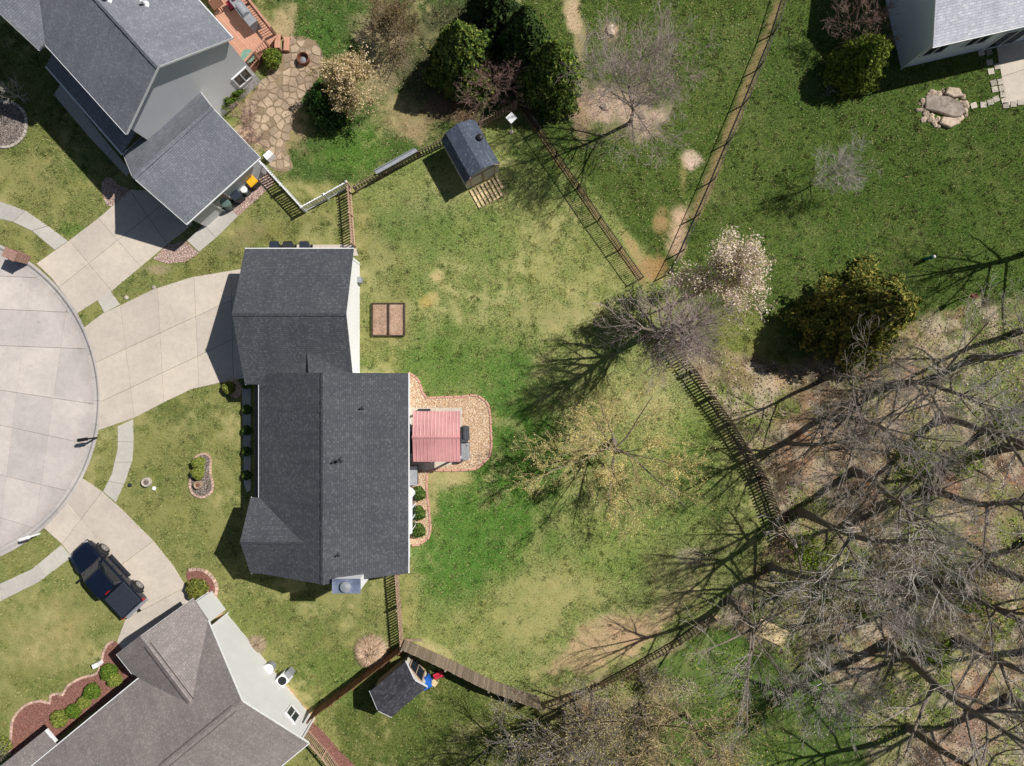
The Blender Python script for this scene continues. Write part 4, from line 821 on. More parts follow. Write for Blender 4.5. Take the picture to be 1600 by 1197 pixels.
# covered grill and grey box by the pavilion
t = thing("covered_grill", "charcoal covered grill on the gravel right of the red roof", "grill", G(727, 677)); q = G(727, 677)
MB().prism(PX([(720.5, 668), (725, 664.5), (733, 666), (734, 685), (731, 690), (720.5, 690)]), .05, 1.0, .05).build("cover", M_dkcover, t); MB().tube(q + Vector((.02, .42, .98)), q + Vector((.02, -.25, .98)), .16, .14, 10).build("hood", M_dkcover, t)
t = thing("covered_smoker", "light grey covered box beside the charcoal covered grill", "grill", G(727, 704)); MB().prism(PX([(721, 691), (734, 690.5), (733.5, 703), (735, 714), (730, 718), (721, 718)]), .05, .9, .06).build("cover", M_grey, t)
for x, y in ((724, 716), (731, 694)): MB().box(G(x, y) + Vector((0, 0, .91)), (.06, .06, .03)).build("buckle", M_black, t)
t = thing("storage_box", "grey storage box against the house wall below the pavilion", "box", G(645, 741)); MB().box(G(644, 741) + Vector((0, 0, .3)), (.75, 1.1, .6)).build("body", M_dkgrey, t); MB().box(G(644, 741) + Vector((0, 0, .64)), (.8, 1.15, .07)).build("lid", M_grey, t)
t = thing("patio_table", "dark patio table in the shade between house wall and pavilion", "table", G(643, 690)); q = G(645, 690); MB().box(q + Vector((0, 0, .72)), (.7, 1.3, .05)).build("table_top", M_black, t)
for a, b in ((-1, -1), (1, -1), (1, 1), (-1, 1)): MB().box(q + Vector((a * .28, b * .55, .35)), (.05, .05, .7)).build("leg", M_black, t)
t = thing("patio_bench", "dark slim bench on the patio edge above the red roof", "bench", G(664, 640)); q = G(664, 641); MB().box(q + Vector((0, 0, .42)), (.75, .2, .05)).build("seat", M_dkgrey, t)
for a in (-1, 1): MB().box(q + Vector((a * .3, 0, .2)), (.05, .18, .4)).build("leg", M_dkgrey, t)
# fire pit, post feeder, boards
t = thing("fire_pit", "round rusty steel fire pit on the flagstone patio", "fire pit", G(475, 94)); q = G(476, 95)
MB().lathe(q, [(.3, .02), (.34, .04), (.36, .4), (.33, .42), (.31, .4), (.28, .12), (.05, .1)], 24).build("bowl", M_rust, t); MB().lathe(q + Vector((0, 0, .11)), [(.25, 0), (.15, .05), (.03, .08)], 14).build("ashes", M_grey, t)
t = thing("tray_feeder", "white square tray on a thin pole beside the gambrel shed", "feeder", G(799, 207)); q = G(799, 207); MB().tube(q, q + Vector((0, 0, 2.3)), .025).build("pole", M_galv, t)
MB().box(q + Vector((0, 0, 2.33)), (.46, .46, .05), .75).build("tray", M_white, t); MB().box(q + Vector((0, 0, .06)), (.22, .18, .12), .4).build("foot", M_estone, t)
def rock(name, px, py, r, M, label, cat="rock", group=None, h=.6, parent=None, seed=0, z=0):
    rr = random.Random(seed + int(px * 3 + py)); n, m = 6, 2; vs = []; fs = []; q = G(px, py)
    off = [rr.uniform(.78, 1.2) for _ in range(n)]
    for j in range(m):
        a = j / m * math.pi / 2
        for i in range(n): t_ = 2 * math.pi * i / n; k = r * math.cos(a * .92) * off[i] * rr.uniform(.85, 1.15); vs.append((q.x + k * math.cos(t_), q.y + k * math.sin(t_), z - .03 + r * h * math.sin(a) * rr.uniform(.92, 1.08)))
    vs.append((q.x, q.y, z + r * h * .98))
    for j in range(m - 1): fs += [(j * n + i, j * n + (i + 1) % n, (j + 1) * n + (i + 1) % n, (j + 1) * n + i) for i in range(n)]
    fs += [((m - 1) * n + i, (m - 1) * n + (i + 1) % n, m * n) for i in range(n)] + [tuple(range(n - 1, -1, -1))]
    o = MB().add(vs, fs).build(name, M, parent)
    return tag(o, label, cat, group) if parent is None else o
rock("boulder", 946, 166, .34, M_rock, "pale rounded boulder in the bare circle under the grey tree", "boulder")
rock("boulder", 1004, 180, .3, M_rock, "smaller pinkish boulder by the trunk of the grey tree", "boulder")
rock("boulder", 954, 48, .38, M_rock, "pale boulder on the dirt spot behind the grey tree", "boulder")
# rock pile by the pale-roofed house
t = thing("rock_pile", "low pile of pale limestone rocks around a flat grey slab", "rock pile", G(1473, 168)); rs = random.Random(12)
sl = [(1444, 152), (1456, 150), (1480, 152), (1496, 160), (1506, 172), (1500, 184), (1485, 184), (1462, 176), (1443, 172)]
FLAT.append([(1434, 150), (1455, 135), (1500, 140), (1512, 175), (1495, 202), (1450, 190), (1432, 180)])
MB().prism(PX([(1478, 138), (1496, 140), (1502, 152), (1486, 154), (1474, 148)]), .0, .26, .05).build("slab", M_rock, t); MB().prism(PX([(1470, 184), (1488, 186), (1498, 194), (1482, 201), (1466, 194)]), .0, .24, .05).build("slab", M_rock, t)
MB().prism(PX(sl), .0, .2, .05).build("slab", M_grrock, t)
for k in range(110):
    a = rs.uniform(0, 2 * math.pi); rad = rs.uniform(.62, 1.15) ** .8; px, py = 1473 + 36 * rad * math.cos(a), 168 + 27 * rad * math.sin(a)
    rock("rock", px, py, rs.uniform(.08, .24), M_rock, None, parent=t, seed=k, h=rs.uniform(.5, .9))
st = thing("stepping_stones", "row of square pale stepping stones along the concrete patio corner", "stepping stones", G(1562, 140))
for px, py in ((1552, 130), (1563, 128), (1554, 140), (1565, 138), (1567, 148), (1569, 158), (1571, 165), (1583, 163), (1594, 160), (1521, 165), (1536, 164), (1547, 160), (1556, 155), (1548, 112), (1558, 104), (1546, 98), (1533, 83), (1545, 82)):
    MB().box(G(px, py) + Vector((0, 0, .02)), (.36, .34, .06), .2 + R0.uniform(-.2, .2)).build("stone", M_estone, st)
MB().box(G(1205, 988) + Vector((0, 0, .06)), (1.9, 1.0, .05), -.45).build("plywood_board", M_pallet); tag(bpy.context.scene.objects["plywood_board"], "weathered plywood board lying among the bare branches", "board")
# mailboxes
t = thing("mailbox", "brick pillar mailbox on the kerb beside the upper driveway", "mailbox", G(37, 402)); q = G(38, 403); dm = Vector((.9, -.42, 0)).normalized(); rz = math.atan2(dm.y, dm.x)
for j in range(12):
    for i in range(2): MB().box(q + dm * ((i - .5) * .36 + (j % 2) * .02) + Vector((0, 0, .05 + j * .1)), (.34, .52, .092), rz).build("brick", M_brick, t)
MB().box(q + Vector((0, 0, 1.23)), (.78, .6, .07), rz).build("cap_stone", M_brick, t); MB().box(q - Vector((dm.y, -dm.x, 0)) * .0 + Vector((0, 0, 1.0)) + dm * .0, (.3, .56, .24), rz).build("mail_door", M_black, t)
def mailbox(px, py, M, Mp, label, ang):
    q = G(px, py); t = thing("mailbox", label, "mailbox", q); d = Vector((math.cos(ang), math.sin(ang), 0))
    MB().box(q + Vector((0, 0, .55)), (.1, .1, 1.1), ang).build("post", Mp, t); MB().beam(q + Vector((0, 0, .85)) - d * .1, q + Vector((0, 0, .85)) + d * .45, .08, .08).build("arm", Mp, t)
    vs = []; c = q + d * .25 + Vector((0, 0, .9)); s_ = Vector((-d.y, d.x, 0)); pr = [(-.1, 0), (.1, 0), (.1, .14), (.07, .2), (0, .23), (-.07, .2), (-.1, .14)]
    for u in (-.26, .26): vs += [c + d * u + s_ * y + Vector((0, 0, z)) for y, z in pr]
    b = MB().add(vs, [tuple(range(6, -1, -1)), tuple(range(7, 14))] + [(i, (i + 1) % 7, (i + 1) % 7 + 7, i + 7) for i in range(7)]).build("box", M, t); MB().box(c + s_ * .115 + Vector((0, 0, .16)), (.12, .01, .05), ang).build("flag", M_rplast, b)
mailbox(151, 684, M_black, M_black, "black mailbox on a post at the kerb by the middle driveway", math.pi + .15)
mailbox(62, 834, M_white, M_white, "white mailbox on a white post at the kerb above the pickup", math.pi + .3)
# planters, lids, lights on the front lawn
t = thing("stone_planter", "round stone planter on the front lawn between walk and kidney bed", "planter", G(231, 753)); q = G(231, 753); MB().lathe(q, [(.26, 0), (.3, .06), (.28, .26), (.24, .3), (.2, .28), (.18, .24)], 20).build("bowl", M_estone, t); MB().lathe(q + Vector((0, 0, .23)), [(.17, 0), (.1, .04), (.02, .05)], 12).build("soil", M_mulch, t)
FLAT.append([(222, 742), (242, 742), (246, 762), (222, 764)])
t = thing("fountain_stone", "tan round stone basin in the kidney shaped bed", "basin", G(312, 757)); q = G(312, 757); MB().lathe(q + Vector((0, 0, .03)), [(.22, 0), (.27, .08), (.24, .3), (.2, .32), (.15, .26)], 18).build("bowl", M_flag, t); MB().lathe(q + Vector((0, 0, .28)), [(.14, 0), (.06, .03), (.01, .04)], 10).build("plug", M_rust, t)
for px, py, M, lab in ((203, 758, M_dkgrey, "small dark utility cap in the lawn beside the walk"), (241, 763, M_white, "small white cap in the lawn next to the stone planter"), (198, 465, M_estone, "pale utility cap in the grass nearest the connecting walk"), (241, 449, M_estone, "pale utility cap in the grass along the curved driveway edge")):
    o = MB().lathe(G(px, py), [(.12, -.02), (.13, .04), (.1, .07), (.03, .08)], 12).build("utility_cap", M); tag(o, lab, "cap")
# heat pump, dish-shaped lid and meter by the taupe house
t = thing("air_conditioner", "white air conditioner unit with dark fan beside the pale gable wall", "air conditioner", G(447, 1056)); q = G(447, 1056); MB().box(q + Vector((0, 0, .36)), (.62, .62, .7), .75).build("case", M_white, t); MB().lathe(q + Vector((0, 0, .712)), [(.25, 0), (.25, .02), (.2, .025)], 18).build("fan_grille", M_black, t)
for k in range(6):
    a = k * math.pi / 3; MB().beam(q + Vector((0, 0, .74)), q + Vector((.22 * math.cos(a), .22 * math.sin(a), .74)), .05, .01).build("fan_blade", M_dkgrey, t)
MB().box(q + Vector((.3, .3, .34)), (.4, .4, .6), .75).build("side_unit", M_grey, t)
t = thing("round_well_cap", "pale round lid on a squat cylinder by the gable wall", "cap", G(422, 1041)); q = G(424, 1040); MB().lathe(q, [(.3, 0), (.3, .5), (.26, .53)], 22).build("cylinder", M_grey, t); MB().lathe(q + Vector((0, 0, .53)), [(.31, 0), (.31, .05), (.25, .07), (.02, .08)], 22).build("lid", M_white, t)
t = thing("air_conditioner", "small white heat pump at the corner of the blue-grey garage", "air conditioner", G(424, 246)); q = G(424, 247); MB().box(q + Vector((0, 0, .3)), (.5, .36, .6), RZ2).build("case", M_white, t); MB().box(q + Vector((-.12, -.1, .3)), (.3, .3, .5), RZ2).build("side_unit", M_dkgrey, t)
o = MB().box(G(158, 1034) + Vector((0, 0, .3)), (.3, .22, .6), .4).box(G(158, 1034) + Vector((0, 0, .62)), (.34, .26, .05), .4).build("lamp_box", M_white); tag(o, "white box post at the edge of the red mulch bed", "post")
t = thing("garden_statue", "small teal figure on the green lawn above the cedar", "ornament", G(1446, 405)); q = G(1446, 405); MB().lathe(q, [(.1, 0), (.12, .1), (.09, .4), (.13, .6), (.06, .8)], 12).build("body", mat("teal_glaze", (40, 130, 130), (30, 100, 104), 6, .4, .1, piece=0), t, True); MB().lathe(q + Vector((0, 0, .78)), [(.05, 0), (.09, .06), (.09, .13), (.03, .18)], 12).build("head", M_white, t, True)
t = thing("bird_house", "small red bird house on a post by the woods edge", "bird house", G(1500, 466)); q = G(1499, 467); MB().box(q + Vector((0, 0, .6)), (.06, .06, 1.2)).build("post", M_grwood, t); MB().box(q + Vector((0, 0, 1.3)), (.2, .2, .24), .4).build("box", M_rplast, t); MB().box(q + Vector((0, 0, 1.44)), (.3, .3, .03), .4).build("roof", M_rust, t)
o = MB().beam(G(632, 999) + Vector((0, 0, .07)), G(660, 999.5) + Vector((0, 0, .07)), .12, .1).build("timber", M_grwood); tag(o, "short grey timber lying on the lawn at the fence corner", "timber")

# ------------------------------------------------------------------ pickup truck
def truck(px, py, fwd):
    q = G(px, py, .03); f = Vector((fwd[0], fwd[1], 0)).normalized(); l = Vector((-f.y, f.x, 0))
    T = lambda x, y, z: q + f * x + l * y + Vector((0, 0, z - 0))
    t = thing("pickup_truck", "dark navy pickup truck with black bed cover parked on the driveway edge", "pickup truck", q)
    def loft(name, secs, M, parent=t, smooth=False):
        vs = []; fs = []; n = 0
        for x, prof in secs:
            pr = prof + [(-y, z) for y, z in reversed(prof)]; n = len(pr); vs += [T(x, y, z) for y, z in pr]
        for k in range(len(secs) - 1): fs += [(k * n + i, k * n + (i + 1) % n, (k + 1) * n + (i + 1) % n, (k + 1) * n + i) for i in range(n)]
        fs += [tuple(range(n - 1, -1, -1)), tuple(range((len(secs) - 1) * n, len(secs) * n))]
        return MB().add(vs, fs).build(name, M, parent, smooth)
    def sec(hw, z0, z1, r=.1): return [(hw * .9, z0), (hw, z0 + .12), (hw + .015, (z0 + z1) / 2), (hw - .01, z1 - r), (hw - r * .35, z1 - r * .3), (hw - r * 1.3, z1)]
    body = loft("body", [(-2.42, sec(.8, .42, 1.0)), (-2.36, sec(.84, .38, 1.03)), (-.78, sec(.85, .36, 1.03)), (.95, sec(.85, .36, 1.03)), (1.4, sec(.85, .38, 1.02, .16)), (2.0, sec(.83, .4, .97, .2)), (2.3, sec(.78, .42, .92, .22)), (2.45, sec(.68, .46, .85, .22)), (2.53, sec(.5, .5, .76, .15))], M_paint)
    # cab
    cb = [(1.22, .74, 1.0), (.6, .6, 1.56), (-.5, .62, 1.62), (-.74, .62, 1.58), (-.8, .74, 1.0)]
    vs = [T(x, s_ * y, z) for x, y, z in cb for s_ in (1, -1)]
    cab = MB().add(vs, [(0, 1, 3, 2), (2, 3, 5, 4), (4, 5, 7, 6), (6, 7, 9, 8), (0, 2, 4, 6, 8), (9, 7, 5, 3, 1)]).build("cab", M_paint, t)
    vs = [T(x, s_ * y, z) for x, y, z in ((.58, .56, 1.58), (.4, .58, 1.63), (-.5, .6, 1.66), (-.72, .58, 1.62)) for s_ in (1, -1)] + [T(x, s_ * y, z) for x, y, z in ((.61, .6, 1.555), (.4, .61, 1.575), (-.5, .62, 1.6), (-.75, .62, 1.575)) for s_ in (1, -1)]
    MB().add(vs, [(0, 1, 3, 2), (2, 3, 5, 4), (4, 5, 7, 6), (0, 2, 10, 8), (2, 4, 12, 10), (4, 6, 14, 12), (3, 1, 9, 11), (5, 3, 11, 13), (7, 5, 13, 15), (1, 0, 8, 9), (6, 7, 15, 14)]).build("cab_roof", M_paint, cab)
    def pan(name, pts, out, M=M_cglass, parent=cab):
        o = Vector(out); o = f * o.x + l * o.y + Vector((0, 0, o.z)); P = [T(*p) + o * .012 for p in pts]; n = len(P)
        MB().add(P + [p - o * .03 for p in P], [tuple(range(n)), tuple(range(2 * n - 1, n - 1, -1))] + [(i, i + n, (i + 1) % n + n, (i + 1) % n) for i in range(n)]).build(name, M, parent)
    pan("windshield", [(1.17, .68, 1.04), (1.17, -.68, 1.04), (.65, -.56, 1.53), (.65, .56, 1.53)], (.68, 0, .73))
    pan("rear_window", [(-.788, .6, 1.1), (-.752, .54, 1.5), (-.752, -.54, 1.5), (-.788, -.6, 1.1)], (-.99, 0, .1))
    for s_ in (1, -1):
        pan("side_window", [(1.0, s_ * .733, 1.06), (.58, s_ * .62, 1.5), (.12, s_ * .622, 1.53), (.1, s_ * .733, 1.06)], (0, s_ * .97, .24)); pan("side_window", [(.04, s_ * .735, 1.06), (.05, s_ * .625, 1.53), (-.5, s_ * .63, 1.54), (-.68, s_ * .735, 1.06)], (0, s_ * .97, .24))
        m_ = MB().box(T(.95, s_ * .98, 1.08), (.12, .2, .15), dirx=f).beam(T(.93, s_ * .84, 1.04), T(.95, s_ * .92, 1.07), .05, .05).build("mirror", M_black, t)
        MB().beam(T(.95, s_ * .93, .4), T(-.75, s_ * .93, .4), .14, .05).build("running_board", M_dkgrey, t)
        MB().box(T(-2.36, s_ * .775, .84), (.16, .14, .26), dirx=f).build("tail_lamp", M_lamp, t); MB().box(T(2.38, s_ * .58, .74), (.16, .2, .14), dirx=f).build("head_lamp", M_hlamp, t)
        for x in (1.5, -1.52):
            w = MB().lathe((0, 0, 0), [(.0, 0), (.3, 0), (.37, .03), (.385, .1), (.37, .2), (.3, .24), (0, .24)], 24)
            def ori(mb): mb.v = [tuple(T(x + v[0], s_ * (.72 + v[2]), .385 + v[1])) for v in mb.v]; return mb
            wh = ori(w).build("wheel", M_tyre, t, True)
            ori(MB().lathe((0, 0, .235), [(.24, 0), (.25, .012), (.2, .016), (.08, .018), (.07, .03), (.01, .03)], 20)).build("rim", M_alloy, wh)
            fl = MB()
            for k in range(8):
                a0, a1 = math.pi * k / 8, math.pi * (k + 1) / 8
                fl.beam(T(x + .45 * math.cos(a0), s_ * .88, .4 + .45 * math.sin(a0)), T(x + .45 * math.cos(a1), s_ * .88, .4 + .45 * math.sin(a1)), .09, .07)
            fl.build("fender_flare", M_dkgrey, t)
    tn = MB().add([T(x, y, z) for x, y, z in ((-.84, .77, 1.032), (-.84, -.77, 1.032), (-2.36, -.76, 1.032), (-2.36, .76, 1.032), (-.87, .74, 1.075), (-.87, -.74, 1.075), (-2.33, -.73, 1.075), (-2.33, .73, 1.075))], [(4, 5, 6, 7), (0, 1, 5, 4), (1, 2, 6, 5), (2, 3, 7, 6), (3, 0, 4, 7), (3, 2, 1, 0)]).build("bed_cover", M_tonneau, t)
    for k in range(1, 5): MB().beam(T(-.87 - k * .292, .72, 1.077), T(-.87 - k * .292, -.72, 1.077), .02, .012).build("cover_seam", M_dkgrey, tn)
    MB().box(T(-2.47, 0, .55), (.16, 1.6, .16), dirx=f).build("rear_bumper", M_galv, t); MB().box(T(2.5, 0, .5), (.12, 1.2, .16), dirx=f).build("front_bumper", M_dkgrey, t); MB().box(T(2.52, 0, .68), (.06, .8, .16), dirx=f).build("grille", M_black, t)
    for y in (-.3, .3): MB().beam(T(1.3, y, 1.028), T(2.2, y * .9, .955), .02, .012).build("hood_crease", M_paint, body)
    MB().beam(T(-2.5, 0, .48), T(-2.72, 0, .48), .07, .07).tube(T(-2.7, 0, .5), T(-2.7, 0, .6), .04).build("tow_hitch", M_black, t)
    for s_ in (1, -1):
        for x in (1.08, .08, -.72): MB().beam(T(x, s_ * .868, .48), T(x, s_ * .858, .94), .012, .014).build("door_seam", M_black, body)
        for x in (.2, -.55): MB().beam(T(x, s_ * .872, .86), T(x + .16, s_ * .872, .86), .02, .03).build("door_handle", M_dkgrey, body)
    for y in (-.28, .3): MB().beam(T(1.19, y, 1.035), T(.96, y + .3, 1.27), .02, .012).build("wiper", M_black, cab)
    MB().box(T(-.77, 0, 1.6), (.06, .3, .05), dirx=f).build("brake_lamp", M_lamp, t)
truck(178, 899, (-.684, .73))

# ------------------------------------------------------------------ vegetation
def tubes(segs, n):
    A = np.array([[*s[0], *s[1], s[2], s[3]] for s in segs]); p, q, r0, r1 = A[:, :3], A[:, 3:6], A[:, 6], A[:, 7]
    d = q - p; d /= np.linalg.norm(d, axis=1, keepdims=True) + 1e-9
    h = np.where(np.abs(d[:, 2:3]) < .9, np.array([[0, 0, 1.]]), np.array([[1., 0, 0]])); x = np.cross(d, h); x /= np.linalg.norm(x, axis=1, keepdims=True); y = np.cross(d, x); V = []
    for P, Rr in ((p, r0), (q, r1)):
        for i in range(n): a = 2 * math.pi * i / n; V.append(P + (x * math.cos(a) + y * math.sin(a)) * Rr[:, None])
    V = np.stack(V, 1).reshape(-1, 3); b = np.arange(len(A))[:, None, None] * (2 * n)
    F = np.array([[i, (i + 1) % n, n + (i + 1) % n, n + i] for i in range(n)])[None]; return V, (b + F).reshape(-1, 4)
def nrmz(v): k = math.sqrt(v[0] ** 2 + v[1] ** 2 + v[2] ** 2) or 1; return (v[0] / k, v[1] / k, v[2] / k)
def grow(h, spread, rd, lead=.8, tf=.25, n1=12, kids=(6, 5, 3), up=.1, tr=None, wig=.05, minr=.007, th=(68, 25), droop=0, jit=.075):
    segs = []; tr = tr or h * .014; p = (0., 0., -.1); d = (0., 0., 1.); nt = 9; pts = [(p, tr * 1.35)]
    for i in range(nt):
        d = nrmz((d[0] + rd.gauss(0, wig), d[1] + rd.gauss(0, wig), d[2])); L = (h * lead + .1) / nt; q = (p[0] + d[0] * L, p[1] + d[1] * L, p[2] + d[2] * L)
        r0, r1 = pts[-1][1], tr * (1 - .75 * (i + 1) / nt); segs.append((p, q, r0, r1, 0)); pts.append((q, r1)); p = q
    def br(p, d, L, r, lev):
        n = max(2, 5 - lev); nk = kids[lev - 1] if lev <= len(kids) else 0; ks = sorted(rd.uniform(.18, 1.0) for _ in range(nk)); ki = 0
        for i in range(n):
            w = jit + .02 * lev; d = nrmz((d[0] + rd.gauss(0, w), d[1] + rd.gauss(0, w), d[2] + rd.gauss(0, w * .7) + up - droop * (i / n)))
            l = L / n; q = (p[0] + d[0] * l, p[1] + d[1] * l, p[2] + d[2] * l); ra, rb = max(minr, r * (1 - .7 * i / n)), max(minr * .8, r * (1 - .7 * (i + 1) / n)); segs.append((p, q, ra, rb, lev))
            while ki < nk and ks[ki] <= (i + 1) / n + 1e-6:
                f = ks[ki] * n - i; o = (p[0] + (q[0] - p[0]) * f, p[1] + (q[1] - p[1]) * f, p[2] + (q[2] - p[2]) * f); v = nrmz((rd.gauss(0, 1), rd.gauss(0, 1), rd.gauss(0, 1)))
                k = v[0] * d[0] + v[1] * d[1] + v[2] * d[2]; v = nrmz((v[0] - k * d[0], v[1] - k * d[1], v[2] - k * d[2])); a = math.radians(rd.uniform(20, 52)); c, s_ = math.cos(a), math.sin(a)
                br(o, (d[0] * c + v[0] * s_, d[1] * c + v[1] * s_, d[2] * c + v[2] * s_), L * rd.uniform(.4, .7) * (1.15 - .4 * ks[ki]), rb * .62, lev + 1); ki += 1
            p = q
    az = rd.uniform(0, 6.28)
    for i in range(n1):
        f = tf / lead + (1 - tf / lead) * (i + rd.random() * .7) / n1; f = min(f, .99); k = f * nt; j = int(k); a, b = pts[j], pts[j + 1]; o = tuple(a[0][m] + (b[0][m] - a[0][m]) * (k - j) for m in range(3))
        az += 2.4 + rd.uniform(-.4, .4); g = (f - tf / lead) / (1 - tf / lead); t_ = math.radians(th[0] + (th[1] - th[0]) * g + rd.uniform(-8, 8)); L = spread * (1.05 - .35 * g) * rd.uniform(.8, 1.15)
        br(o, (math.cos(az) * math.sin(t_), math.sin(az) * math.sin(t_), math.cos(t_)), L, a[1] * .55, 1)
    br(pts[-1][0], d, spread * .5, pts[-1][1], 1)
    return segs
def tree(px, py, h, spread, label, seed, Mt=None, Mb=None, name="bare_tree", group=None, leaf=None, nleaf=0, lsize=.06, lmat=None, lspread=.12, cat="tree", **kw):
    q = G(px, py); t = thing(name, label, cat, q, group); rd = random.Random(seed); segs = grow(h, spread, rd, **kw)
    V, F = tubes([s for s in segs if s[4] == 0 or (s[4] == 1)], 7); place("trunk", np_mesh("trunk", V, F, Mb or M_bark), q, t).data.polygons.foreach_set("use_smooth", [True] * len(F))
    V, F = tubes([s for s in segs if s[4] > 1], 3); place("crown", np_mesh("crown", V, F, Mt or M_twig), q, t)
    if nleaf:
        rng = np.random.RandomState(seed); tw = np.array([[*s[0], *s[1]] for s in segs if s[4] >= 2]); k = rng.randint(0, len(tw), nleaf); f = rng.rand(nleaf, 1)
        C = tw[k, :3] * (1 - f) + tw[k, 3:] * f + rng.normal(0, lspread, (nleaf, 3)); V, F = cards(C, lsize, rng, np.tile(np.array([[.3, .15, .9]]), (nleaf, 1)), 1.3, .35)
        cl = np.array([L8(c) for c in leaf])[rng.randint(0, len(leaf), nleaf)] * rng.uniform(.75, 1.2, (nleaf, 1)); place("leaves", np_mesh("leaves", V, F, lmat or M_leaf, np.repeat(cl, 4, 0)), q, t)
    return t
EV_N = 0
def evergreen(px, py, h, r, cols, label, seed, n=9000, size=.11, name="evergreen_tree", cat="tree", power=.75, z0=.15, group=None, lob=.18, flat=.45, aspect=1.9, Mn=None):
    q = G(px, py); t = thing(name, label, cat, q, group); rng = np.random.RandomState(seed)
    MB().tube((q.x, q.y, -.1), (q.x, q.y, h * .85), max(.03, h * .018), .02, 8).build("trunk", M_bark, t)
    u = rng.rand(n) ** 1.25; az = rng.rand(n) * 2 * math.pi; rad = r * np.clip(1 - u, 0, 1) ** power * np.where(u < .12, .8 + u * 1.6, 1)
    ph = rng.rand(6) * 6.28; lobes = 1 + lob * (np.sin(az * 3 + ph[0] + u * 5) * .5 + np.sin(az * 7 + ph[1] - u * 11) * .5 + np.sin(az * 13 + u * 23 + ph[2]) * .45) + .16 * (vnoise(az * 20, u * 60, 2.2, seed) - .5) * 2
    rr_ = rad * lobes * np.sqrt(rng.uniform(.42, 1.0, n)); z = z0 + u * (h - z0) + rng.normal(0, .05, n) - rr_ * .08
    C = np.stack([rr_ * np.cos(az), rr_ * np.sin(az), z], -1); N = np.stack([np.cos(az), np.sin(az), np.full(n, .6)], -1); V, F = cards(C, size, rng, N, aspect, flat)
    cl = np.array([L8(c) for c in cols]); f = np.clip(.5 + .5 * np.sin(az * 5 + u * 17 + ph[3]) * .7 + rng.normal(0, .25, n), 0, .999); cc = cl[(f * len(cl)).astype(int)] * rng.uniform(.65, 1.25, (n, 1))
    place("crown", np_mesh("crown", V, F, Mn or M_needle, np.repeat(cc, 4, 0)), q, t); return t
SH = {}
def shrub(px, py, r, h, cols, label, seed=1, n=1300, size=.075, name="round_shrub", group=None, irr=.06, key=None):
    q = G(px, py); t = thing(name, label, "shrub", q, group)
    if key is None or key not in SH:
        rng = np.random.RandomState(seed); d = rng.normal(size=(n, 3)); d[:, 2] = np.abs(d[:, 2]) * 1.1 - .25; d /= np.linalg.norm(d, axis=1, keepdims=True)
        az = np.arctan2(d[:, 1], d[:, 0]); k = (1 + irr * (np.sin(az * 3 + seed) + np.sin(az * 7 + d[:, 2] * 6 + seed * 2) * .7)) * rng.uniform(.72, 1.03, n) ** .5
        C = d * np.array([r, r, h * .55]) * k[:, None] + np.array([0, 0, h * .45]); V, F = cards(C, size, rng, d, 1.5, .4); cl = np.array([L8(c) for c in cols])[rng.randint(0, len(cols), n)] * rng.uniform(.7, 1.25, (n, 1)) 
        me = np_mesh("crown", V, F, M_leaf, np.repeat(cl, 4, 0)); st = MB(); rd = random.Random(seed)
        for k in range(7): a = rd.uniform(0, 6.28); st.tube((0, 0, -.05), (r * .6 * math.cos(a), r * .6 * math.sin(a), h * .6), .025, .01, 5)
        SH[key or (px, py)] = (me, st.mesh("stem", M_bark))
    me, sm = SH[key or (px, py)]; place("crown", me, q, t); place("stem", sm, q, t); return t
BOX = [(86, 112, 48), (104, 128, 56), (62, 88, 36)]; LIME = [(134, 144, 66), (152, 158, 78), (110, 124, 54)]; OLIV = [(120, 126, 58), (142, 140, 66), (92, 102, 44)]
for px, py, lab in ((655, 770, "round green boxwood in the gravel strip nearest the grey storage box"), (655, 800, "middle round boxwood of the three along the bay window"), (655, 827, "round boxwood at the curved end of the gravel strip")): shrub(px, py, .42, .75, BOX, lab, 3, key="box", group="boxwoods along the bay window")
shrub(314, 723, .38, .7, LIME, "lime green ball shrub at the tip of the kidney bed", 5, key="lime", group="shrubs in the kidney bed"); shrub(313, 738, .38, .7, LIME, "lime green ball shrub next to the tan basin", 5, key="lime", group="shrubs in the kidney bed")
shrub(361, 606, .36, .7, LIME, "yellow green shrub in the stone ring by the driveway corner", 6); shrub(313, 917, .62, 1.0, OLIV, "wide olive shrub in the red bed at the garage corner", 7, 2200)
for i, (px, py, r, lab) in enumerate(((176, 1046, .48, "largest ball shrub under the taupe eave by the white post"), (185, 1058, .4, "ball shrub tucked in the corner of the taupe eave"), (150, 1076, .46, "olive ball shrub in the widest part of the red mulch"), (138, 1092, .36, "small clipped shrub between olive shrub and the house eave"), (122, 1106, .42, "clipped shrub next to the round red mulch curve"), (100, 1118, .5, "leafy lime shrub at the end of the foundation row"))): shrub(px, py, r, .8, LIME if i % 2 else [(96, 124, 40), (120, 140, 52), (76, 100, 34)], lab, 20 + i, 1500)
shrub(430, 97, .55, 1.1, [(104, 124, 44), (140, 148, 58), (80, 100, 38)], "round green shrub beside the deck steps", 31, 2200); shrub(362, 150, .85, 1.5, [(84, 112, 34), (116, 136, 46), (62, 88, 30)], "leafy green shrub between gable wall and garage roof", 32, 3200, .09, irr=.15)
for k, py in enumerate((600, 640, 672, 705, 742)): shrub(388, py, .28, .55, BOX, "small green leafy clump along the front porch", 40, 600, key="porch", group="leafy clumps along the front porch")  # row of small leafy clumps set at dark round blobs by the porch
tree(15, 1178, 1.8, 1.3, "bare brown shrub at the bed corner by the porch roof", 51, M_twig, name="bare_shrub", cat="shrub", n1=9, tf=.05, lead=.4, kids=(5, 4))
shrub(12, 1160, .5, .8, LIME, "sparse lime shrub beneath the bare brown shrub", 52, 500)
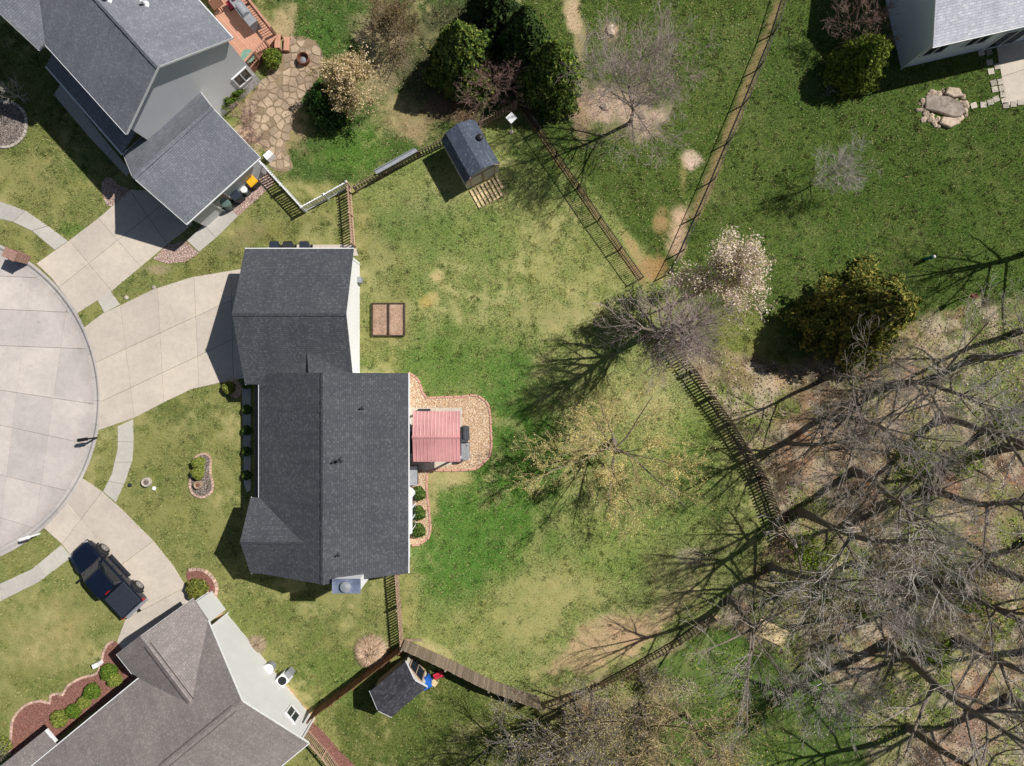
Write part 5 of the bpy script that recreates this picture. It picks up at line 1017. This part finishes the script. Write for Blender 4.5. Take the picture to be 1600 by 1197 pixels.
# evergreens and shrubs behind the grey brown fence
DKG = [(70, 92, 38), (98, 118, 48), (130, 140, 58), (52, 72, 30)]
evergreen(727, 112, 5.6, 2.3, DKG, "dense green evergreen beside the brown twiggy shrub", 61, 24000, group="evergreens behind the fence")
evergreen(817, 92, 5.8, 2.0, [(54, 76, 32), (78, 98, 42), (40, 58, 26)], "darkest evergreen between two lighter evergreens", 62, 19000, group="evergreens behind the fence")
evergreen(858, 138, 5.6, 2.1, DKG, "yellow green evergreen beside the bare grey tree", 63, 24000, group="evergreens behind the fence")
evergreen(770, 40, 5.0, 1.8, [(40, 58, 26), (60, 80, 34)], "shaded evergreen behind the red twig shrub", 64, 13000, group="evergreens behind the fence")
shrub(716, 140, .85, 2.0, OLIV, "dome shaped olive shrub at the foot of the dense evergreen", 65, 3600, .08, "dome_shrub")
tree(757, 152, 2.9, 2.3, "bare reddish twig shrub leaning over the grey brown fence", 66, M_twigp, M_twigp, "bare_shrub", cat="shrub", n1=16, tf=.05, lead=.45, kids=(6, 5, 3), minr=.006, tr=.03)
tree(622, 55, 3.6, 1.9, "brown twiggy shrub left of the dense evergreen", 67, mat("brown_twigs", (150, 130, 100), (108, 92, 70), 3, .9, 0, piece=0), None, "bare_shrub", cat="shrub", n1=20, tf=.05, lead=.5, kids=(7, 6, 4), tr=.03, leaf=[(140, 122, 86), (120, 110, 70)], nleaf=2500, lsize=.06)
tree(556, 140, 4.2, 2.0, "cream blossomed tree beside the flagstone patio", 68, mat("olive_twigs", (140, 128, 96), (104, 94, 68), 3, .9, 0, piece=0), None, "blossom_tree", n1=14, tf=.15, lead=.6, leaf=[(216, 190, 150), (196, 176, 130), (150, 140, 84), (228, 206, 172)], nleaf=9000, lsize=.075, lspread=.1, lmat=M_petal)
evergreen(514, 172, 2.6, 1.35, [(48, 78, 30), (70, 102, 40), (36, 58, 24)], "dark green bush added as the shaded side of the blossomed tree", 69, 11000, .085, "broadleaf_bush", "shrub", .5)  # added bush: its dark leaf colours paint the blossom tree's shaded side
for px, py, r, lab, M, sd in ((393, 190, 1.0, "pinkish bare shrub along the blue-grey garage wall", M_twigp, 71), (402, 222, .7, "low pinkish twigs near the garage corner", M_twigp, 72), (387, 135, .9, "grey bare shrub under the gable window", M_twig, 73)):
    tree(px, py, 1.5, r, lab, sd, M, M, "bare_shrub", cat="shrub", n1=10, tf=.05, lead=.4, kids=(5, 4, 3), tr=.02, minr=.006)
# upper right yard
tree(985, 192, 9.0, 4.2, "spreading bare grey tree in the bare dirt circle", 81, M_twigm, None, n1=16, tf=.22, lead=.62, kids=(8, 7, 4), th=(62, 20), up=.12)
tree(1284, 282, 4.4, 1.9, "small bare silvery tree alone on the green lawn", 82, M_twigs, None, n1=14, tf=.2, lead=.5, kids=(7, 6, 3), th=(70, 20), tr=.06, minr=.005)
tree(1090, 458, 8.0, 2.4, "white flowering tree beside the tip of the chain link fence", 83, M_twig, None, "flowering_tree", n1=14, tf=.45, lead=.75, kids=(6, 5, 3), leaf=[(232, 212, 194), (220, 196, 176), (238, 224, 208), (176, 172, 110)], nleaf=17000, lsize=.075, lspread=.16, lmat=M_petal)
evergreen(1316, 497, 7.0, 3.0, [(96, 106, 44), (140, 134, 60), (72, 86, 36), (150, 138, 68)], "broad yellow green cedar on the lawn by the woods", 84, 34000, .115, power=.62, lob=.34)
evergreen(1328, 112, 3.6, 1.75, [(104, 120, 42), (134, 144, 54), (80, 96, 36)], "bushy green shrub at the blue-grey house corner", 85, 14000, .085, "broadleaf_bush", "shrub", .45)
tree(1318, 62, 4.2, 1.9, "bare brown shrub above the bushy green one", 86, M_twigp, None, "bare_shrub", cat="shrub", n1=14, tf=.05, lead=.5, kids=(6, 5, 3), tr=.04)
tree(1290, 148, .9, .5, "tiny dry shrub in the shadow edge near the bushy green shrub", 87, M_twig, None, "bare_shrub", cat="shrub", n1=7, tf=.05, lead=.4, kids=(4, 3), tr=.015)
# lawn trees
tree(1012, 523, 9.6, 3.1, "fan shaped bare grey tree at the meeting of the fences", 91, M_twigm, None, n1=26, tf=.26, lead=.9, kids=(8, 6, 3), th=(56, 22), up=.12, wig=.03, tr=.24, minr=.007, jit=.05)
tree(958, 690, 6.0, 4.7, "spreading tree with yellow buds on the back lawn", 92, M_twigy, None, "budding_tree", n1=11, tf=.22, lead=.4, kids=(7, 6, 4), th=(76, 40), up=.03, tr=.22, minr=.007, jit=.08, leaf=[(232, 208, 132), (238, 220, 156), (220, 202, 116), (196, 198, 112)], nleaf=16000, lsize=.042, lspread=.05)
tree(40, 158, 3.2, 1.1, "small pale bare tree by the round mulch ring", 93, M_twigs, M_twigs, n1=9, tf=.2, lead=.5, kids=(5, 4), tr=.035)
# the leafless woods
WOODS = [(1250, 800, 13, 4.6), (1292, 650, 11, 3.8), (1335, 735, 12, 4.2), (1395, 600, 10, 3.6), (1385, 1005, 15, 5.0), (1450, 765, 13, 4.4), (1470, 655, 12, 4.2), (1520, 560, 11, 4), (1565, 700, 13, 4.8), (1535, 880, 14, 4.8), (1455, 905, 12, 4), (1625, 620, 14, 5), (1500, 1000, 13, 4.6), (1575, 1090, 14, 5),
         (1330, 880, 9, 3.4), (1205, 885, 10, 3.8), (1140, 935, 10, 4.2), (1420, 1135, 12, 4.4), (1645, 375, 12, 5), (1640, 820, 14, 5), (1290, 590, 8, 3.0), (1650, 1000, 14, 5), (1230, 690, 8, 3.0), (1585, 520, 10, 3.6)]
for k, (px, py, h, sp) in enumerate(WOODS):
    h *= 1.1; sp *= 1.12
    WLAB = "bare tree at the woods edge just below the yellow green cedar" if py < 610 and px < 1600 else "bare tree standing close beside the brown picket fence" if px < 1260 and py < 860 else "bare tree by the gap where the picket fences end" if px < 1260 else "pale silvery bare tree deep in the leafless woods" if k % 3 == 0 else "tall grey bare tree deep in the leafless woods"
    tree(px, py, h, sp, WLAB, 200 + k, M_twig if k % 3 else M_twigs, None, group="bare trees of the woods", n1=8 + k % 4, tf=.26 + .08 * (k % 3), lead=.72, kids=(6, 5, 3 if k % 2 else 2), th=(66, 20), up=.09, wig=.07, tr=h * .0185, jit=.065)
tree(1255, 1035, 5.6, 2.3, "silvery bare tree with tangled crown above the lower green clearing", 231, M_twigs, M_twigs, n1=14, tf=.35, lead=.6, kids=(7, 6, 4), th=(80, 30), tr=.09)
for k, (px, py, h, sp, lab) in enumerate(((1000, 1100, 9.5, 4.4, "bare tree with pale buds at the end of the plank fence"), (925, 1078, 9, 3.8, "thin bare tree straddling the grey picket fence"), (880, 1112, 9.5, 4.2, "bare tree with a pale trunk below the plank fence"), (1070, 1115, 8.5, 3.8, "budding bare tree between plank fence and lower clearing"), (795, 1150, 8.5, 4.0, "bare tree on the grass below the plank fence"), (1120, 1180, 8.5, 3.4, "bare tree at the bottom of the lower clearing"), (1010, 1165, 9, 4.0, "bare tree standing below the pale budding ones"))):
    tree(px, py, h, sp, lab, 240 + k, M_twigy if k in (0, 3, 6) else M_twig, None, group="bare trees by the plank fence", n1=12, tf=.14, lead=.65, kids=(6, 5, 3), th=(64, 20), leaf=[(176, 164, 104), (150, 146, 84), (196, 180, 130)], nleaf=1800, lsize=.06)
for k in range(34):
    rb_ = random.Random(700 + k); low = k < 20
    px, py = (rb_.uniform(835, 1075), 0) if low else (rb_.uniform(1180, 1560), rb_.uniform(840, 1000))
    if low: py = rb_.uniform(max(1045, 1135 - (px - 835) * .45), 1190)
    tree(px, py, rb_.uniform(1.2, 2.4), rb_.uniform(.9, 1.5), "low tan brush tangle below the end of the plank fence" if low else "low tan brush tangle among the woodland trees", 700 + k, [M_twigy, M_twigp, M_twig][k % 3], None, "brush_shrub", "brush below the plank fence" if low else "brush in the woods", cat="shrub", n1=11, tf=.05, lead=.4, kids=(5, 4, 2), tr=.02, minr=.006, leaf=[(176, 164, 104), (150, 146, 84), (196, 180, 140)], nleaf=350, lsize=.06)
UG = [(118, 140, 44), (146, 164, 56), (96, 118, 40)]
for k, (px, py, r) in enumerate(((1475, 870, 1.3), (1425, 708, 1.1), (1550, 960, 1.3), (1265, 880, 1.1), (1300, 915, 1.0), (1510, 930, 1.0), (1455, 1010, .9), (1570, 660, 1.0), (1245, 850, .8), (1500, 720, .9), (1350, 940, .9))): shrub(px, py, r, 1.0, UG, "low leafy green undergrowth shrub on the woodland floor", 300 + k, 900, .085, "undergrowth_shrub", "undergrowth in the woods", .2)
for k, (px, py) in enumerate(((1100, 868), (1066, 1072))): shrub(px, py, .7, .5, [(220, 202, 176), (196, 180, 146), (206, 190, 166)], "small cream blossoming shrub near the fence gap", 320 + k, 260, .05, "blossom_shrub", "cream shrubs near the fence gap", .2)
# ornamental grass clump, cut grass by the gable wall
def grass_clump(px, py, r, h, cols, label, n, seed):
    q = G(px, py); t = thing("ornamental_grass", label, "grass clump", q); rng = np.random.RandomState(seed); az = rng.rand(n) * 6.283; k = rng.rand(n) ** .6; L = r * k; z = h * (1 - .6 * k) * rng.uniform(.6, 1.1, n)
    b0 = np.stack([.25 * r * k * np.cos(az), .25 * r * k * np.sin(az), np.zeros(n)], -1); m = np.stack([.6 * L * np.cos(az), .6 * L * np.sin(az), z], -1); e = np.stack([L * np.cos(az + rng.normal(0, .15, n)), L * np.sin(az), z * .6], -1); s_ = np.stack([-np.sin(az), np.cos(az), np.zeros(n)], -1) * .012
    V = np.stack([b0 - s_, b0 + s_, m + s_, m - s_, e], 1).reshape(-1, 3); i = np.arange(n)[:, None] * 5; F = np.concatenate([i + np.array([[0, 1, 2]]), i + np.array([[0, 2, 3]]), i + np.array([[3, 2, 4]])]); cl = np.array([L8(c) for c in cols])[rng.randint(0, len(cols), n)] * rng.uniform(.75, 1.2, (n, 1)); place("blades", np_mesh("blades", V, F, M_litter, np.repeat(cl, 5, 0)), q, t)
    MB().lathe(q, [(r * .3, -.03), (r * .28, .06), (r * .1, .12)], 12).build("root_crown", M_grwood, t)
grass_clump(582, 1016, 1.15, .9, [(214, 186, 158), (196, 166, 136), (226, 202, 176), (180, 150, 120)], "big dry pinkish grass clump by the red brown fence", 2600, 5)
grass_clump(402, 1006, .7, .4, [(186, 166, 140), (160, 142, 116)], "flat dry grass clump by the pale gable wall", 700, 6)

# ------------------------------------------------------------------ turf and leaf litter
rng = np.random.RandomState(99)
def scatter(n, keep):
    X = rng.uniform(-30, 1630, n); Y = rng.uniform(-30, 1230, n); ok = keep(X, Y) & ((X - RCX) ** 2 + (Y - RCY) ** 2 > (RR + 6) ** 2)
    for p in FLAT:
        a = np.array(p); bx = (X > a[:, 0].min()) & (X < a[:, 0].max()) & (Y > a[:, 1].min()) & (Y < a[:, 1].max()) & ok; i = np.nonzero(bx)[0]
        if len(i): ok[i] &= ~inpoly(X[i], Y[i], p)
    return X[ok], Y[ok]
def gsample(X, Y): return gcol[np.clip(np.searchsorted(ys, Y), 0, len(ys) - 1), np.clip(np.searchsorted(xs, X), 0, len(xs) - 1)]
def barren(c): return c[:, 1] < c[:, 0] * 1.02      # soil rather than turf
woods_poly = ZONES[4][0]
X, Y = scatter(620000, lambda X, Y: ~(inpoly(X, Y, woods_poly) & (rng.rand(len(X)) < .8)))
c = gsample(X, Y); k = ~(barren(c) & (rng.rand(len(X)) < .85)); X, Y, c = X[k], Y[k], c[k]; n = len(X)
nc = 2600; ci = rng.randint(0, n, nc); cnt = 34; cr = np.repeat(rng.uniform(2, 7, nc), cnt); X2 = np.repeat(X[ci], cnt) + rng.normal(0, 1, nc * cnt) * cr * .5; Y2 = np.repeat(Y[ci], cnt) + rng.normal(0, 1, nc * cnt) * cr * .5; c2 = np.repeat(c[ci] * np.where(rng.rand(nc, 1) < .68, np.array([[.68, .82, .6]]), np.array([[1.35, 1.22, 1.15]])), cnt, 0)
lz = inpoly(X2, Y2, ZONES[3][0]); c2[lz] = c2[lz] * .35 + np.repeat(c[ci], cnt, 0)[lz] * .65
okc = (X2 - RCX) ** 2 + (Y2 - RCY) ** 2 > (RR + 8) ** 2
for p_ in FLAT: okc &= ~inpoly(X2, Y2, p_)
X, Y, c = np.concatenate([X, X2[okc]]), np.concatenate([Y, Y2[okc]]), np.concatenate([c, c2[okc]]); n = len(X)
P = np.stack([(X - CX) / S, (CY - Y) / S, np.full(n, -.006)], -1); az = rng.rand(n) * 6.283; L = rng.uniform(.05, .16, n); lean = rng.uniform(.3, 1.3, n); s_ = np.stack([-np.sin(az), np.cos(az), 0 * az], -1) * rng.uniform(.010, .024, n)[:, None]
tip = P + np.stack([np.cos(az) * L * np.sin(lean), np.sin(az) * L * np.sin(lean), L * np.cos(lean) + .015], -1); V = np.stack([P - s_, P + s_, tip], 1).reshape(-1, 3)
st = (rng.rand(n) < .12)[:, None]; cl = c * np.exp(rng.normal(0, .33, (n, 1))); cl = np.where(st, np.array(L8((196, 184, 130))) * rng.uniform(.7, 1.1, (n, 1)), cl)
tag(place("lawn_grass", np_mesh("lawn_grass", V, np.arange(n * 3).reshape(n, 3), M_grass, np.repeat(cl, 3, 0)), (0, 0, 0)), "short mown grass of the lawns", "grass", kind="stuff")
def litter(name, n, keep, size, cols, label, cat="leaves", zmax=.05):
    X, Y = scatter(n, keep); n = len(X); C = np.stack([(X - CX) / S, (CY - Y) / S, rng.uniform(.005, zmax, n)], -1); V, F = cards(C, size, rng, np.tile(np.array([[0, 0, 1.]]), (n, 1)), 1.3, .75)
    cl = np.array([L8(q) for q in cols])[rng.randint(0, len(cols), n)] * rng.uniform(.65, 1.2, (n, 1)); tag(place(name, np_mesh(name, V, F, M_litter, np.repeat(cl, 4, 0)), (0, 0, 0)), label, cat, kind="stuff")
litter("leaf_litter", 190000, lambda X, Y: inpoly(X, Y, woods_poly) & ~(inpoly(X, Y, ZONES[6][0]) & (rng.rand(len(X)) < .9)) & (fbm(X, Y, 60, 900) + rng.rand(len(X)) * .5 > .62), 0.075, [(166, 140, 118), (140, 114, 94), (188, 164, 142), (110, 90, 74), (200, 182, 164), (128, 116, 100), (96, 84, 72)], "brown fallen leaves covering the woodland floor")
litter("fallen_leaves", 60000, lambda X, Y: (inpoly(X, Y, [(815, 165), (840, -40), (1230, -40), (1045, 430), (1000, 437)]) & (rng.rand(len(X)) < .35)) | (inpoly(X, Y, [(560, 60), (800, 60), (800, 165), (600, 260)]) & (rng.rand(len(X)) < .7)) | (inpoly(X, Y, [(860, 880), (1230, 600), (1230, 900), (1000, 1040)]) & (rng.rand(len(X)) < .18)) | (rng.rand(len(X)) < .02), .048, [(186, 170, 120), (170, 140, 98), (200, 186, 150), (150, 120, 84)], "scattered pale fallen leaves on the lawns")
litter("ground_cover", 150000, lambda X, Y: inpoly(X, Y, woods_poly) & (fbm(X, Y, 80, 541, 5) * .8 + fbm(X, Y, 30, 950) * .4 + .09 * np.exp(-((Y - 900) / 70) ** 2) > .665), .07, [(126, 146, 52), (104, 124, 44), (150, 164, 68), (88, 104, 40)], "patchy green ground cover between the bare trees", "ground cover", .35)
